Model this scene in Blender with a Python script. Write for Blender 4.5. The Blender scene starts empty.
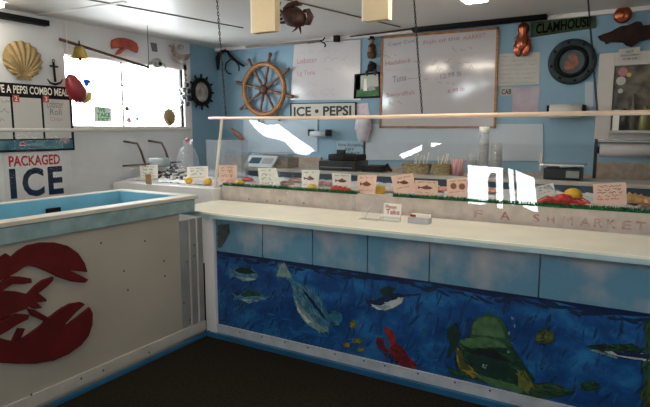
import bpy, math, random
from mathutils import Vector, Matrix, noise
random.seed(7)
C = bpy.context.scene
COL = C.collection
PI = math.pi
# ------------------------------------------------------------------ camera
F = 543.0; YAW = math.radians(30.36); PIT = math.radians(-7.66); EYE = Vector((0, 0, 1.6))
fw = Vector((-math.sin(YAW)*math.cos(PIT), math.cos(YAW)*math.cos(PIT), math.sin(PIT)))
rt = Vector((math.cos(YAW), math.sin(YAW), 0)); up = rt.cross(fw)
cd = bpy.data.cameras.new('camera'); cam = bpy.data.objects.new('camera', cd); COL.objects.link(cam)
cam.location = EYE; cam.rotation_euler = (PI/2+PIT, 0, YAW)
cd.sensor_width = 36; cd.sensor_fit = 'HORIZONTAL'; cd.lens = F/650*36; cd.clip_start = .02
C.camera = cam
def ray(px, py): return fw + rt*((px-325)/F) + up*((203.5-py)/F)
def hit(px, py, ax, v):
    d = ray(px, py); return EYE + d*((v-EYE[ax])/d[ax])
BW = 5.3; LW = -4.65; CEIL = 2.6; FW = -1.0; RW = 1.6
CX = -2.9; CY = 3.11
# ------------------------------------------------------------------ materials
MAT = {}
def M(name, col, rough=.6, metal=0, var=0, scale=8, bump=0, col2=None, spec=.5, emit=0, stretch=None, detail=5):
    if name in MAT: return MAT[name]
    m = bpy.data.materials.new(name); m.use_nodes = True; nt = m.node_tree; n = nt.nodes; l = nt.links
    b = n['Principled BSDF']; b.inputs['Roughness'].default_value = rough; b.inputs['Metallic'].default_value = metal
    b.inputs['Specular IOR Level'].default_value = spec
    c = (*col, 1); b.inputs['Base Color'].default_value = c
    if var or bump or col2:
        tc = n.new('ShaderNodeTexCoord'); mp = n.new('ShaderNodeMapping'); l.new(tc.outputs['Object'], mp.inputs[0])
        if stretch: mp.inputs['Scale'].default_value = stretch
        nz = n.new('ShaderNodeTexNoise'); nz.inputs['Scale'].default_value = scale; nz.inputs['Detail'].default_value = detail
        l.new(mp.outputs[0], nz.inputs['Vector'])
        if var or col2:
            r = n.new('ShaderNodeValToRGB'); l.new(nz.outputs['Fac'], r.inputs[0])
            a = col if col2 is not None else tuple(x*(1-var) for x in col)
            z = col2 if col2 is not None else tuple(min(1, x*(1+var)) for x in col)
            r.color_ramp.elements[0].color = (*a, 1); r.color_ramp.elements[1].color = (*z, 1)
            r.color_ramp.elements[0].position = .35; r.color_ramp.elements[1].position = .65
            l.new(r.outputs[0], b.inputs['Base Color'])
        if bump:
            bp = n.new('ShaderNodeBump'); bp.inputs['Strength'].default_value = bump; bp.inputs['Distance'].default_value = .01
            l.new(nz.outputs['Fac'], bp.inputs['Height']); l.new(bp.outputs[0], b.inputs['Normal'])
    if emit:
        b.inputs['Emission Color'].default_value = c; b.inputs['Emission Strength'].default_value = emit
    MAT[name] = m; return m
def thin_glass(name, tint=(.97, .985, .98), rough=.0, haze=0, boost=0.0, hcol=(.9, .9, .9)):
    m = bpy.data.materials.new(name); m.use_nodes = True; nt = m.node_tree; n = nt.nodes; l = nt.links
    n.remove(n['Principled BSDF']); out = n['Material Output']
    t = n.new('ShaderNodeBsdfTransparent'); t.inputs[0].default_value = (*tint, 1)
    g = n.new('ShaderNodeBsdfGlossy'); g.inputs['Roughness'].default_value = rough; g.inputs[0].default_value = (1, 1, 1, 1)
    fr = n.new('ShaderNodeLayerWeight'); fr.inputs[0].default_value = .5
    pw = n.new('ShaderNodeMath'); pw.operation = 'POWER'; pw.inputs[1].default_value = 5; l.new(fr.outputs['Facing'], pw.inputs[0])
    ad = n.new('ShaderNodeMath'); ad.operation = 'MULTIPLY_ADD'; ad.inputs[1].default_value = .95; ad.inputs[2].default_value = .05+boost; l.new(pw.outputs[0], ad.inputs[0])
    mx = n.new('ShaderNodeMixShader'); l.new(ad.outputs[0], mx.inputs[0]); l.new(t.outputs[0], mx.inputs[1]); l.new(g.outputs[0], mx.inputs[2])
    o = mx
    if haze:
        d = n.new('ShaderNodeBsdfDiffuse'); d.inputs[0].default_value = (*hcol, 1)
        m2 = n.new('ShaderNodeMixShader'); m2.inputs[0].default_value = haze
        l.new(mx.outputs[0], m2.inputs[1]); l.new(d.outputs[0], m2.inputs[2]); o = m2
    l.new(o.outputs[0], out.inputs[0]); MAT[name] = m; return m
white = M('white_paint', (.70, .66, .63), .5, var=.06, scale=3, bump=.05)
wallwhite = M('white_siding', (.6, .6, .6), .6, var=.05, scale=2)
panelwhite = M('glossy_white_panel', (.62, .62, .62), .35, var=.03, scale=2)
ceilm = M('ceiling_paint', (.62, .6, .57), .42, var=.04, scale=1.5, bump=.08)
bluewall = M('blue_wall_paint', (.19, .32, .41), .55, var=.06, scale=2)
carpet = M('dark_carpet', (.010, .008, .005), .95, col2=(.022, .017, .010), scale=60, bump=.4, spec=.1)
cream = M('cream_board', (.50, .46, .38), .5, var=.08, scale=5, bump=.05)
tankfront = M('tank_panel', (.36, .315, .25), .45, var=.06, scale=2, bump=.03)
tankgrey = M('grey_side_panel', (.22, .22, .21), .45, var=.1, scale=4)
trimgreen = M('weathered_green_trim', (.20, .28, .27), .5, var=.2, scale=9, bump=.1)
panelling = M('brown_panelling', (.16, .11, .07), .6, var=.3, scale=6, stretch=(4, 4, .5))
basinblue = M('basin_blue', (.16, .42, .56), .45, var=.08, scale=5)
redpaint = M('lobster_red', (.09, .006, .006), .8, var=.2, scale=6, spec=.2)
kickblue = M('kick_blue', (.015, .10, .20), .4, var=.15, scale=5)
baseboardm = M('base_white', (.42, .43, .45), .5, var=.12, scale=10)
ledgem = M('ledge_paint', (.86, .82, .66), .22, var=.04, scale=4, spec=.5)
ledgeedge = M('ledge_edge', (.42, .53, .54), .35, var=.08, scale=6)
pinkpanel = M('case_front', (.58, .47, .41), .45, var=.12, scale=12)
grass = M('plastic_grass', (.015, .11, .035), .7, var=.7, scale=40, spec=.15)
ice = M('crushed_ice', (.68, .70, .72), .25, var=.2, scale=45, bump=.8)
woodbrown = M('varnished_wood', (.30, .12, .035), .35, var=.35, scale=12, stretch=(1, 1, 4))
wooddark = M('dark_wood', (.07, .03, .015), .5, var=.4, scale=14, spec=.25)
railwood = M('peach_rail', (.88, .64, .46), .4, var=.06, scale=6)
postwood = M('pale_post', (.72, .64, .52), .5, var=.06, scale=6)
black = M('black_paint', (.008, .008, .009), .6, spec=.12)
blackiron = M('black_iron', (.009, .009, .01), .55, spec=.2)
grey = M('grey_metal', (.32, .32, .32), .35, metal=.8)
greyp = M('grey_plastic', (.28, .29, .3), .5)
darkgrey = M('dark_plastic', (.012, .013, .016), .4, spec=.3)
steel = M('steel_tray', (.55, .56, .57), .25, metal=.9)
paper = M('white_paper', (.82, .77, .68), .7)
pinkpaper = M('pink_paper', (.86, .56, .43), .7, var=.04, scale=20)
boardw = M('whiteboard', (.54, .51, .51), .13, var=.03, scale=2)
brass = M('brass', (.45, .33, .08), .3, metal=.9)
gold = M('gold_shell', (.32, .22, .09), .5, var=.2, scale=20)
copper = M('copper', (.36, .10, .05), .28, metal=.85)
ink = M('black_ink', (.03, .03, .03), .7)
inkred = M('red_ink', (.42, .06, .05), .7)
inkgrey = M('grey_ink', (.25, .25, .3), .7)
glass = thin_glass('guard_glass', haze=.004, boost=.0)
paneglass = thin_glass('window_glass')
cupplastic = thin_glass('clear_plastic', tint=(.9, .9, .9), rough=.15, haze=.10)
frost = thin_glass('frosted_plastic', tint=(.92, .93, .94), rough=.25, haze=.11, hcol=(.72, .76, .82))
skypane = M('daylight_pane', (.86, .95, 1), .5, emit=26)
warmlamp = M('fluorescent_diffuser', (1, .9, .76), .5, emit=24)
fmat = M('plain_red', (.35, .02, .015), .5, var=.2, scale=25)
# mural: water blues with brush strokes
def mural_mat():
    m = bpy.data.materials.new('mural_water'); m.use_nodes = True; nt = m.node_tree; n = nt.nodes; l = nt.links; b = n['Principled BSDF']
    tc = n.new('ShaderNodeTexCoord'); mp = n.new('ShaderNodeMapping'); mp.inputs['Scale'].default_value = (1, 1, 1.6); mp.inputs['Rotation'].default_value = (0, .5, 0)
    l.new(tc.outputs['Object'], mp.inputs[0])
    a = n.new('ShaderNodeTexNoise'); a.inputs['Scale'].default_value = 3.2; a.inputs['Detail'].default_value = 8; a.inputs['Roughness'].default_value = .65; a.inputs['Distortion'].default_value = .25
    l.new(mp.outputs[0], a.inputs['Vector'])
    r = n.new('ShaderNodeValToRGB'); l.new(a.outputs['Fac'], r.inputs[0]); e = r.color_ramp.elements
    e[0].position = .30; e[0].color = (.003, .016, .08, 1); e[1].position = .72; e[1].color = (.03, .20, .42, 1)
    x = e.new(.5); x.color = (.009, .06, .20, 1)
    l.new(r.outputs[0], b.inputs['Base Color']); b.inputs['Roughness'].default_value = .35
    # painted swell: a dark navy line at the waterline
    MAT['mural'] = m; return m
mural = mural_mat()
skyp = M('painted_sky', (.10, .23, .32), .5, col2=(.40, .37, .36), scale=2.6, detail=6)
skyp.node_tree.nodes['Color Ramp'].color_ramp.elements[0].position = .47; skyp.node_tree.nodes['Color Ramp'].color_ramp.elements[1].position = .66
# ------------------------------------------------------------------ mesh builder
class MB:
    def __init__(s): s.v = []; s.f = []; s.m = []; s.sm = []
    def add(s, vs, fs, mi=0, smooth=False):
        o = len(s.v); s.v += [Vector(v) for v in vs]
        for f in fs: s.f.append([i+o for i in f]); s.m.append(mi); s.sm.append(smooth)
        return s
    def box(s, a, b, mi=0):
        x0, y0, z0 = a; x1, y1, z1 = b
        if x0 > x1: x0, x1 = x1, x0
        if y0 > y1: y0, y1 = y1, y0
        if z0 > z1: z0, z1 = z1, z0
        return s.add([(x0,y0,z0),(x1,y0,z0),(x1,y1,z0),(x0,y1,z0),(x0,y0,z1),(x1,y0,z1),(x1,y1,z1),(x0,y1,z1)],
                     [(0,3,2,1),(4,5,6,7),(0,1,5,4),(1,2,6,5),(2,3,7,6),(3,0,4,7)], mi)
    def obox(s, c, X, Y, Z, mi=0):   # oriented box: centre and half axis vectors
        c = Vector(c); vs = [c+X*i+Y*j+Z*k for k in (-1, 1) for i, j in ((-1,-1),(1,-1),(1,1),(-1,1))]
        return s.add(vs, [(0,3,2,1),(4,5,6,7),(0,1,5,4),(1,2,6,5),(2,3,7,6),(3,0,4,7)], mi)
    def tube(s, pts, r, seg=8, mi=0, caps=True, flat=None):
        pts = [Vector(p) for p in pts]; n = len(pts)
        if not isinstance(r, (list, tuple)): r = [r]*n
        rings = []; prev = None
        for i, p in enumerate(pts):
            t = (pts[min(i+1, n-1)]-pts[max(i-1, 0)]).normalized()
            if prev is None:
                a = Vector((0, 0, 1)) if abs(t.z) < .9 else Vector((1, 0, 0)); u = t.cross(a).normalized()
            else:
                u = (prev - t*prev.dot(t)); u = u.normalized() if u.length > 1e-6 else t.orthogonal().normalized()
            prev = u; w = t.cross(u)
            rings.append([p+(u*math.cos(2*PI*k/seg)+w*math.sin(2*PI*k/seg))*r[i] for k in range(seg)])
        vs = [q for g in rings for q in g]
        fs = [(i*seg+k, i*seg+(k+1) % seg, (i+1)*seg+(k+1) % seg, (i+1)*seg+k) for i in range(n-1) for k in range(seg)]
        if caps: fs += [tuple(range(seg))[::-1], tuple((n-1)*seg+k for k in range(seg))]
        return s.add(vs, fs, mi, True)
    def lathe(s, c, prof, axis=(0, 0, 1), seg=20, mi=0, closed=False):
        c = Vector(c); a = Vector(axis).normalized(); u = a.orthogonal().normalized(); w = a.cross(u)
        vs = [c+a*h+(u*math.cos(2*PI*k/seg)+w*math.sin(2*PI*k/seg))*r for r, h in prof for k in range(seg)]
        n = len(prof); fs = [(i*seg+k, i*seg+(k+1) % seg, (i+1)*seg+(k+1) % seg, (i+1)*seg+k) for i in range(n-1) for k in range(seg)]
        if closed: fs += [((n-1)*seg+k, (n-1)*seg+(k+1) % seg, (k+1) % seg, k) for k in range(seg)]
        return s.add(vs, fs, mi, True)
    def ell(s, c, r, seg=14, rings=9, mi=0, rot=None, jit=0):
        c = Vector(c); rot = rot or Matrix.Identity(3); vs = []
        for i in range(rings+1):
            th = PI*i/rings
            for k in range(seg):
                ph = 2*PI*k/seg; q = Vector((math.sin(th)*math.cos(ph)*r[0], math.sin(th)*math.sin(ph)*r[1], math.cos(th)*r[2]))
                if jit: q *= 1+jit*noise.noise(Vector((q.x*30+c.x*9, q.y*30, q.z*30+c.y*7)))
                vs.append(c+rot @ q)
        fs = [(i*seg+k, (i+1)*seg+k, (i+1)*seg+(k+1) % seg, i*seg+(k+1) % seg) for i in range(rings) for k in range(seg)]
        return s.add(vs, fs, mi, True)
    def prism(s, pl, poly, d0, d1, mi=0):
        a = [pl.at(u, v, d0) for u, v in poly]; b = [pl.at(u, v, d1) for u, v in poly]; n = len(poly)
        ar = sum(poly[i][0]*poly[(i+1) % n][1]-poly[(i+1) % n][0]*poly[i][1] for i in range(n))
        fs = [tuple(range(n, 2*n)), tuple(range(n))[::-1]] + [(i, (i+1) % n, n+(i+1) % n, n+i) for i in range(n)]
        if ar < 0: fs = [f[::-1] for f in fs]
        return s.add(a+b, fs, mi)
    def grid(s, f, nx, ny, mi=0, smooth=True):
        vs = [f(i/nx, j/ny) for j in range(ny+1) for i in range(nx+1)]
        return s.add(vs, [(j*(nx+1)+i, j*(nx+1)+i+1, (j+1)*(nx+1)+i+1, (j+1)*(nx+1)+i) for j in range(ny) for i in range(nx)], mi, smooth)
    def build(s, name, mats, parent=None, bevel=0, origin=None):
        if not isinstance(mats, (list, tuple)): mats = [mats]
        me = bpy.data.meshes.new(name)
        if parent is not None: o0 = Vector(parent['_w'])
        elif origin is not None: o0 = Vector(origin)
        else:
            xs = [v.x for v in s.v]; ys = [v.y for v in s.v]
            o0 = Vector(((min(xs)+max(xs))/2, (min(ys)+max(ys))/2, min(v.z for v in s.v)))
        me.from_pydata([tuple(v-o0) for v in s.v], [], s.f)
        for m in mats: me.materials.append(m)
        for p, mi, sm in zip(me.polygons, s.m, s.sm): p.material_index = mi; p.use_smooth = sm
        me.update()
        o = bpy.data.objects.new(name, me); COL.objects.link(o)
        if parent is not None: o.parent = parent
        else: o.location = o0
        o['_w'] = tuple(o0)
        if bevel:
            b = o.modifiers.new('bevel', 'BEVEL'); b.width = bevel; b.segments = 2; b.limit_method = 'ANGLE'
        return o
class Pl:     # a flat surface in the place: origin, right, up, outward normal
    def __init__(s, o, U, V, N): s.o = Vector(o); s.U = Vector(U).normalized(); s.V = Vector(V).normalized(); s.N = Vector(N).normalized()
    def at(s, u, v, d=0): return s.o+s.U*u+s.V*v+s.N*d
    def uv(s, px, py):
        d = ray(px, py); t = (s.o-EYE).dot(s.N)/d.dot(s.N); q = EYE+d*t-s.o; return (q.dot(s.U), q.dot(s.V))
    def px(s, pts): return [s.uv(*p) for p in pts]
def ypl(y): return Pl((0, y, 0), (1, 0, 0), (0, 0, 1), (0, -1, 0))
def xpl(x): return Pl((x, 0, 0), (0, 1, 0), (0, 0, 1), (1, 0, 0))
PB = ypl(BW); PLW = xpl(LW); PF = ypl(CY); PT = xpl(CX)
def thing(name, loc, label, cat, group=None):
    o = bpy.data.objects.new(name, None); COL.objects.link(o); o.location = loc; o['_w'] = tuple(Vector(loc)); o.empty_display_size = .1
    return tag(o, label, cat, group)
def tag(o, label, cat, group=None, kind=None):
    o['label'] = label; o['category'] = cat
    if group: o['group'] = group
    if kind: o['kind'] = kind
    return o
def struct(o, label=None):
    o['kind'] = 'structure'
    if label: o['label'] = label
    return o
def text(s, pl, u0, u1, v0, v1, mat, parent, name='lettering', d=.001, th=.001, bold=0, slant=0, dv=0):
    cu = bpy.data.curves.new('t', 'FONT'); cu.body = s; cu.offset = bold; cu.resolution_u = 3
    o = bpy.data.objects.new('t', cu); COL.objects.link(o); bpy.context.view_layer.update()
    me = bpy.data.meshes.new_from_object(o.evaluated_get(bpy.context.evaluated_depsgraph_get()))
    xs = [v.co.x for v in me.vertices]; ys = [v.co.y for v in me.vertices]; x0, x1, y0, y1 = min(xs), max(xs), min(ys), max(ys)
    mb = MB()
    vs = []
    for v in me.vertices:
        a = (v.co.x-x0)/(x1-x0); b = (v.co.y-y0)/(y1-y0)
        vs.append(pl.at(u0+(u1-u0)*a+slant*b, v0+(v1-v0)*b+dv*a, d))
    mb.add(vs, [tuple(p.vertices) for p in me.polygons])
    bpy.data.objects.remove(o); bpy.data.curves.remove(cu); bpy.data.meshes.remove(me)
    return mb.build(name, mat, parent)
def stroke(mb, pl, pts, w, d=.0015, mi=0):
    for (a, b) in zip(pts, pts[1:]):
        a = Vector(a); b = Vector(b); t = (b-a)
        if t.length < 1e-6: continue
        n = Vector((-t.y, t.x)).normalized()*w/2
        q = [a-n, b-n, b+n, a+n]
        mb.add([pl.at(p.x, p.y, d) for p in q], [(0, 1, 2, 3)], mi)
def scribble(mb, pl, u0, u1, v, h, w, rnd, d=.0015, mi=0, words=3, dv=0):
    u = u0; 
    L = (u1-u0)
    while u < u1-h*.5:
        wl = rnd.uniform(.5, 1.3)*L/words; e = min(u1, u+wl*.85); pts = []
        k = u
        while k < e:
            pts.append((k, v+dv*(k-u0)/L+rnd.choice((-.5, .5, .35, -.3, .1))*h)); k += h*rnd.uniform(.3, .55)
        if len(pts) > 1: stroke(mb, pl, pts, w, d, mi)
        u = e+h*rnd.uniform(.6, 1.4)
def circ(u, v, r, n=20, ry=None): return [(u+r*math.cos(2*PI*k/n), v+(ry or r)*math.sin(2*PI*k/n)) for k in range(n)]
# ================================================================== SETTING
struct(MB().box((-6, FW-.1, -.1), (RW+.1, BW+.1, 0)).build('floor', carpet))
struct(MB().box((LW-.1, FW-.1, CEIL), (RW+.1, BW+.1, CEIL+.1)).build('ceiling', ceilm))
struct(MB().box((LW-.1, BW, 0), (RW+.1, BW+.12, CEIL)).build('wall_back', bluewall))
WY0, WY1, WZ0, WZ1 = 3.2, 4.69, 1.645, 2.29
w = MB()
for a, b, mi in (((LW-.12, FW, 0), (LW, WY0, CEIL), 0), ((LW-.12, WY0, 0), (LW, WY1, WZ0), 0), ((LW-.12, WY0, WZ1), (LW, WY1, CEIL), 0),
                 ((LW-.12, WY1, 0), (LW, 4.82, CEIL), 0), ((LW-.12, 4.82, 0), (LW, BW, CEIL), 1)): w.box(a, b, mi)
struct(w.build('wall_left', [wallwhite, bluewall]))
win = MB()
for a, b in (((LW-.06, WY0, WZ0-.05), (LW+.03, WY1+.05, WZ0)), ((LW-.06, WY0, WZ1), (LW+.02, WY1+.05, WZ1+.06)), ((LW-.06, WY1, WZ0-.05), (LW+.02, WY1+.07, WZ1+.06))): win.box(a, b)
win = struct(win.build('window_1', white))
mu = MB()
y1 = hit(124, 75, 0, LW).y
mu.box((LW-.05, y1-.005, WZ0), (LW-.03, y1+.005, WZ1)); z1 = hit(124, 85, 0, LW).z; mu.box((LW-.05, WY0, z1-.005), (LW-.03, WY1, z1+.005))
z2 = hit(140, 105, 0, LW).z; mu.box((LW-.05, WY0, z2-.003), (LW-.035, WY1, z2+.003))
mu.build('glazing_bar', M('pale_bar', (.03, .03, .03), .6), win)
MB().box((LW-.045, WY0, WZ0), (LW-.04, WY1, WZ1)).build('window_pane', paneglass, win)
# raised white panel of the wall that carries the shell, the menu board and the ice sign
pp = MB().box((LW+.002, -.6, 0), (LW+.05, 3.17, 2.545)); struct(pp.build('trim_1', panelwhite), 'white panel on the left wall')
PP = xpl(LW+.05)
struct(MB().box((LW+.005, -.6, 2.5), (LW+.12, hit(45, 27, 0, LW+.05).y, 2.545)).build('trim_2', black))
cv = MB().box((LW, BW-.05, CEIL-.035), (RW, BW-.001, CEIL-.001)); struct(cv.build('trim_3', white))
# battens and cable runs under the ceiling
def ceil_strip(n, p0, p1, w, m):
    a = hit(*p0, 2, CEIL-.004); b = hit(*p1, 2, CEIL-.004); t = (b-a).normalized(); s = Vector((-t.y, t.x, 0))
    struct(MB().obox((a+b)/2, t*((b-a).length/2), s*w, Vector((0, 0, .004))).build('trim_%d' % n, m))
seam = M('seam_dark', (.12, .1, .09), .7)
ceil_strip(4, (85, -1), (243, 28), .006, seam); ceil_strip(5, (283, -1), (400, 27), .006, seam); ceil_strip(6, (20, 18), (125, 2), .02, white)
# wall behind the camera with a window onto the street; right wall's unseen window is added for light
w = MB()
struct(MB().box((-6, FW-.1, 0), (RW, FW, CEIL)).build('wall_front', panelling))
OY0, OY1, OZ0, OZ1 = 1.3, 2.3, 1.3, 2.1
for a, b in (((RW, FW, 0), (RW+.12, OY0, CEIL)), ((RW, OY1, 0), (RW+.12, BW, CEIL)), ((RW, OY0, 0), (RW+.12, OY1, OZ0)), ((RW, OY0, OZ1), (RW+.12, OY1, CEIL))): w.box(a, b)
struct(w.build('wall_right', panelling))
fr = MB()
for a, b in (((RW-.02, OY0-.06, OZ0-.06), (RW+.08, OY1+.06, OZ0)), ((RW-.02, OY0-.06, OZ1), (RW+.08, OY1+.06, OZ1+.06)), ((RW-.02, OY0-.06, OZ0), (RW+.08, OY0, OZ1)), ((RW-.02, OY1, OZ0), (RW+.08, OY1+.06, OZ1)), ((RW, 1.77, OZ0), (RW+.06, 1.83, OZ1))): fr.box(a, b)
fr = struct(fr.build('unseen_window_right', white)); MB().box((RW+.04, OY0, OZ0), (RW+.045, OY1, OZ1)).build('window_pane', paneglass, fr)  # out of view, added to let daylight onto the tank and counter fronts
# glowing panes mirrored in the guard glass: inferred window, then added streak shapes
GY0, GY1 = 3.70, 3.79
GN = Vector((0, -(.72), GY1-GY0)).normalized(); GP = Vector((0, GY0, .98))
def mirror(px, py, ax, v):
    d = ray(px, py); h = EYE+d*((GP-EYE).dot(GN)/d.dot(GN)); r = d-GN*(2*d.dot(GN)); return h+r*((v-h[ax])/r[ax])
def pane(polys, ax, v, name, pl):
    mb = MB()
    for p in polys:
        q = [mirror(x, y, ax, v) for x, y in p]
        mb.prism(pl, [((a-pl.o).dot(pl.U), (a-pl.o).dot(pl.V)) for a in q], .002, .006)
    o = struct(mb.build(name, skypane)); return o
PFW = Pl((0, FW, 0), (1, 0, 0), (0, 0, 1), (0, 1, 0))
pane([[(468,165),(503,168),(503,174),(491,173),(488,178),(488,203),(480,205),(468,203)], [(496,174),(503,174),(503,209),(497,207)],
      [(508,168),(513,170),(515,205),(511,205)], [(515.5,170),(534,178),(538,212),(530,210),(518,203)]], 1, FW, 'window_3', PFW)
pane([[(399,155),(422,145),(422,150.5),(402.7,158.5)], [(431,141),(450,134.5),(450,140.5),(431,147.5)]], 1, FW, 'streak_glow_front', PFW)  # added glowing slants, shaped so their reflection makes a streak in the glass
pane([[(248,119.5),(257,121),(267,125.4),(278,124),(287,131),(315,150.5),(306,155.5),(295.5,153.5),(285,141.6),(263,135.7),(254,127)]], 0, LW+.05, 'streak_glow_left', PP)  # added glow on the left wall, outlined to mirror as the left streak
# ================================================================== SERVING COUNTER
def fp(px, py): q = hit(px, py, 1, CY); return q
XR = 1.2
sc = thing('serving_counter', (-1, CY, 0), 'long customer counter with an undersea mural on its front', 'counter')
MB().box((CX+.02, CY+.012, 0), (XR, 3.66, .93)).build('carcass', white, sc)
mz0, mz1 = .115, .685
mur = MB().box((CX+.11, CY-.0005, mz0-.02), (XR, CY+.011, mz1)).build('mural_panel', mural, sc)
wl = MB().grid(lambda a, b: Vector((CX+.115+a*(XR-CX-.12), CY-.0035, mz1-.001-(1-b)*(.022+.012*math.sin(a*40)+.01*noise.noise(Vector((a*25, 0, 0)))))), 80, 1)
wl.build('painted_waterline', M('navy_paint', (.004, .014, .06), .4, var=.3, scale=10), mur)
seams = [CX+.11] + [fp(x, y).x for x, y in ((263, 235), (313, 240), (368, 248), (430, 256), (540, 270), (664, 285))] + [XR]
for i in range(len(seams)-1):
    MB().box((seams[i]+.004, CY-.006, mz1), (seams[i+1]-.004, CY+.011, .945)).build('sky_panel', skyp, sc)
MB().box((CX+.11, CY-.018, .03), (XR, CY+.011, mz0-.015)).build('baseboard', baseboardm, sc)
MB().box((CX+.005, CY-.05, .0), (XR, CY-.019, .035)).build('kick_strip', kickblue, sc)
MB().box((CX+.052, CY-.03, .03), (CX+.11, CY+.012, .945)).build('corner_post', white, sc, bevel=.003)
MB().box((CX+.004, CY-.022, .03), (CX+.047, CY+.012, .945)).build('corner_post', white, sc, bevel=.003)
# ledge
lz0, lz1 = .945, .985
A = hit(177, 213, 2, lz0); A1 = hit(178, 207, 2, lz1)
poly = [(A.x, A.y), (CX+.13, 3.055), (XR, 3.055), (XR, 3.68), (CX-.35, 3.68), (CX-.35, 3.13), (A.x-.1, 3.06)]
PU = Pl((0, 0, 0), (1, 0, 0), (0, 1, 0), (0, 0, 1))
lg = MB().prism(PU, poly, lz0, lz1).build('countertop', [ledgem], bevel=.004); tag(lg, 'long glossy cream ledge on top of the mural counter', 'countertop')
lgt = MB().prism(PU, [(A.x, A.y-.004), (CX+.13, 3.05), (XR, 3.05), (XR, 3.054), (CX+.13, 3.054), (A.x, A.y)], lz0-.002, lz0+.026).build('edge_strip', ledgeedge, lg)
# --- painted creatures on the mural
prnd = random.Random(21)
def inside(p, poly):
    c = False; n = len(poly)
    for i in range(n):
        (x0, y0), (x1, y1) = poly[i], poly[(i+1) % n]
        if (y0 > p[1]) != (y1 > p[1]) and p[0] < (x1-x0)*(p[1]-y0)/(y1-y0)+x0: c = not c
    return c
def P(name, col, var=.25): return M(name, col, .5, var=var, scale=20)
NV, DG, MG, LG, OL, YE, YG = P('paint_navy', (.004, .018, .06)), P('paint_dark_green', (.006, .028, .018)), P('paint_mid_green', (.018, .07, .03)), P('paint_light_green', (.06, .13, .05)), P('paint_olive', (.06, .07, .015)), P('paint_yellow', (.26, .17, .02)), P('paint_yellow_green', (.13, .15, .03))
PB1, PB2, PB3, WH, TE = P('paint_pale_blue', (.05, .16, .25)), P('paint_mist', (.12, .23, .27)), P('paint_grey_green', (.16, .25, .23)), P('paint_white', (.38, .41, .40)), P('paint_teal', (.02, .12, .20))
RD, RD2, BK = P('paint_red', (.22, .012, .012)), P('paint_dark_red', (.09, .006, .01)), P('paint_black', (.006, .008, .012))
def brush(name, pts, layers, par=None, ang=0, L=.05, W=.012, pl=PF, fill=None, parts=()):
    """one painted creature: many short brush strokes inside its outline"""
    mb = MB(); mats = []; k = 0; base = .0011 if name == 'painted_water' else .0036; st = 2e-6 if name == 'painted_water' else 4e-6
    def lay(poly, mat, n, a0, L, W):
        nonlocal k
        if mat not in mats: mats.append(mat)
        mi = mats.index(mat); uv = pl.px(poly); xs = [p[0] for p in uv]; ys = [p[1] for p in uv]; m = 0; t_ = 0
        if name != 'painted_water' and n >= 14 and (k == 0 or ly[0]): mb.add([pl.at(a, b, base+k*st) for a, b in uv], [tuple(range(len(uv)))], mi); k += 1
        while m < n and t_ < n*40:
            t_ += 1; p = (prnd.uniform(min(xs), max(xs)), prnd.uniform(min(ys), max(ys)))
            if not inside(p, uv): continue
            m += 1; a = a0+prnd.uniform(-.35, .35); l = L*prnd.uniform(.4, .9)/2; w = W*prnd.uniform(.5, 1.1)/2; bend = prnd.uniform(-.25, .25)*l
            d = base+k*st; k += 1; c, s_ = math.cos(a), math.sin(a)
            q = [(-l, 0), (-l*.5, -w+bend*.6), (l*.4, -w+bend*.6), (l, bend*.1), (l*.4, w+bend*.7), (-l*.5, w+bend*.7)]
            mb.add([pl.at(p[0]+c*x-s_*y, p[1]+s_*x+c*y, d) for x, y in q], [(0, 1, 2, 3, 4, 5)], mi)
    for ly in layers:
        poly, mat, n = ly[0] or pts, ly[1], ly[2]; lay(poly, mat, n, ly[3] if len(ly) > 3 else ang, ly[4] if len(ly) > 4 else L, ly[5] if len(ly) > 5 else W)
    return mb.build(name, mats, par or mur)
def pc(px, py, rx, ry, n=12): return [(px+rx*math.cos(2*PI*k/n), py+ry*math.sin(2*PI*k/n)) for k in range(n)]
# loose strokes of water over the whole panel
full = [(218, 250), (650, 317), (690, 325), (690, 420), (218, 325)]
brush('painted_water', full, [(None, P('paint_deep', (.006, .035, .12)), 130, 1.2, .16, .02), (None, P('paint_sea', (.014, .09, .20)), 120, 1.0, .13, .012), (None, P('paint_blue', (.010, .07, .21)), 150, 1.3, .16, .016), ([(218, 249), (650, 315), (690, 322), (690, 333), (650, 327), (218, 257)], NV, 150, -.05, .15, .02),
      ([(218, 300), (350, 335), (470, 365), (470, 380), (218, 323)], P('paint_bright_blue', (.015, .11, .27)), 60, .3, .13, .012)])
a_ = [(229,267),(233,270),(238,267),(246,268),(253,269),(259,276),(255,280),(247,281),(240,279),(234,276),(229,279),(231,273)]
brush('painted_tuna', a_, [(None, PB1, 50), (None, PB2, 26), ([(234,270),(240,267),(250,268),(256,273),(248,274),(240,273)], DG, 30), ([(236,276),(244,277),(255,278),(250,281),(243,281)], PB3, 24), ([(236,277),(255,279),(250,280)], WH, 7)], ang=-.15, L=.045, W=.008)
b_ = [(231,292),(238,296),(245,291),(255,291),(264,296),(270,297),(262,300),(253,302),(244,302),(238,299),(233,301),(235,297)]
brush('painted_tuna', b_, [(None, PB1, 50), (None, PB2, 30), ([(241,294),(248,290),(258,292),(262,296),(252,296),(244,297)], MG, 28), ([(241,294),(248,290),(262,296)], DG, 10), ([(241,300),(250,299),(266,298),(258,302),(248,303)], WH, 12)], ang=.02, L=.045, W=.008)
w_ = [(281,264),(285,263),(289,270),(293,277),(299,283),(305,285),(313,290),(321,299),(327,311),(331,322),(329,331),(324,333),(316,330),(308,324),(300,316),(296,307),(294,297),(293,288),(289,281),(284,276),(277,276),(283,272)]
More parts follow.
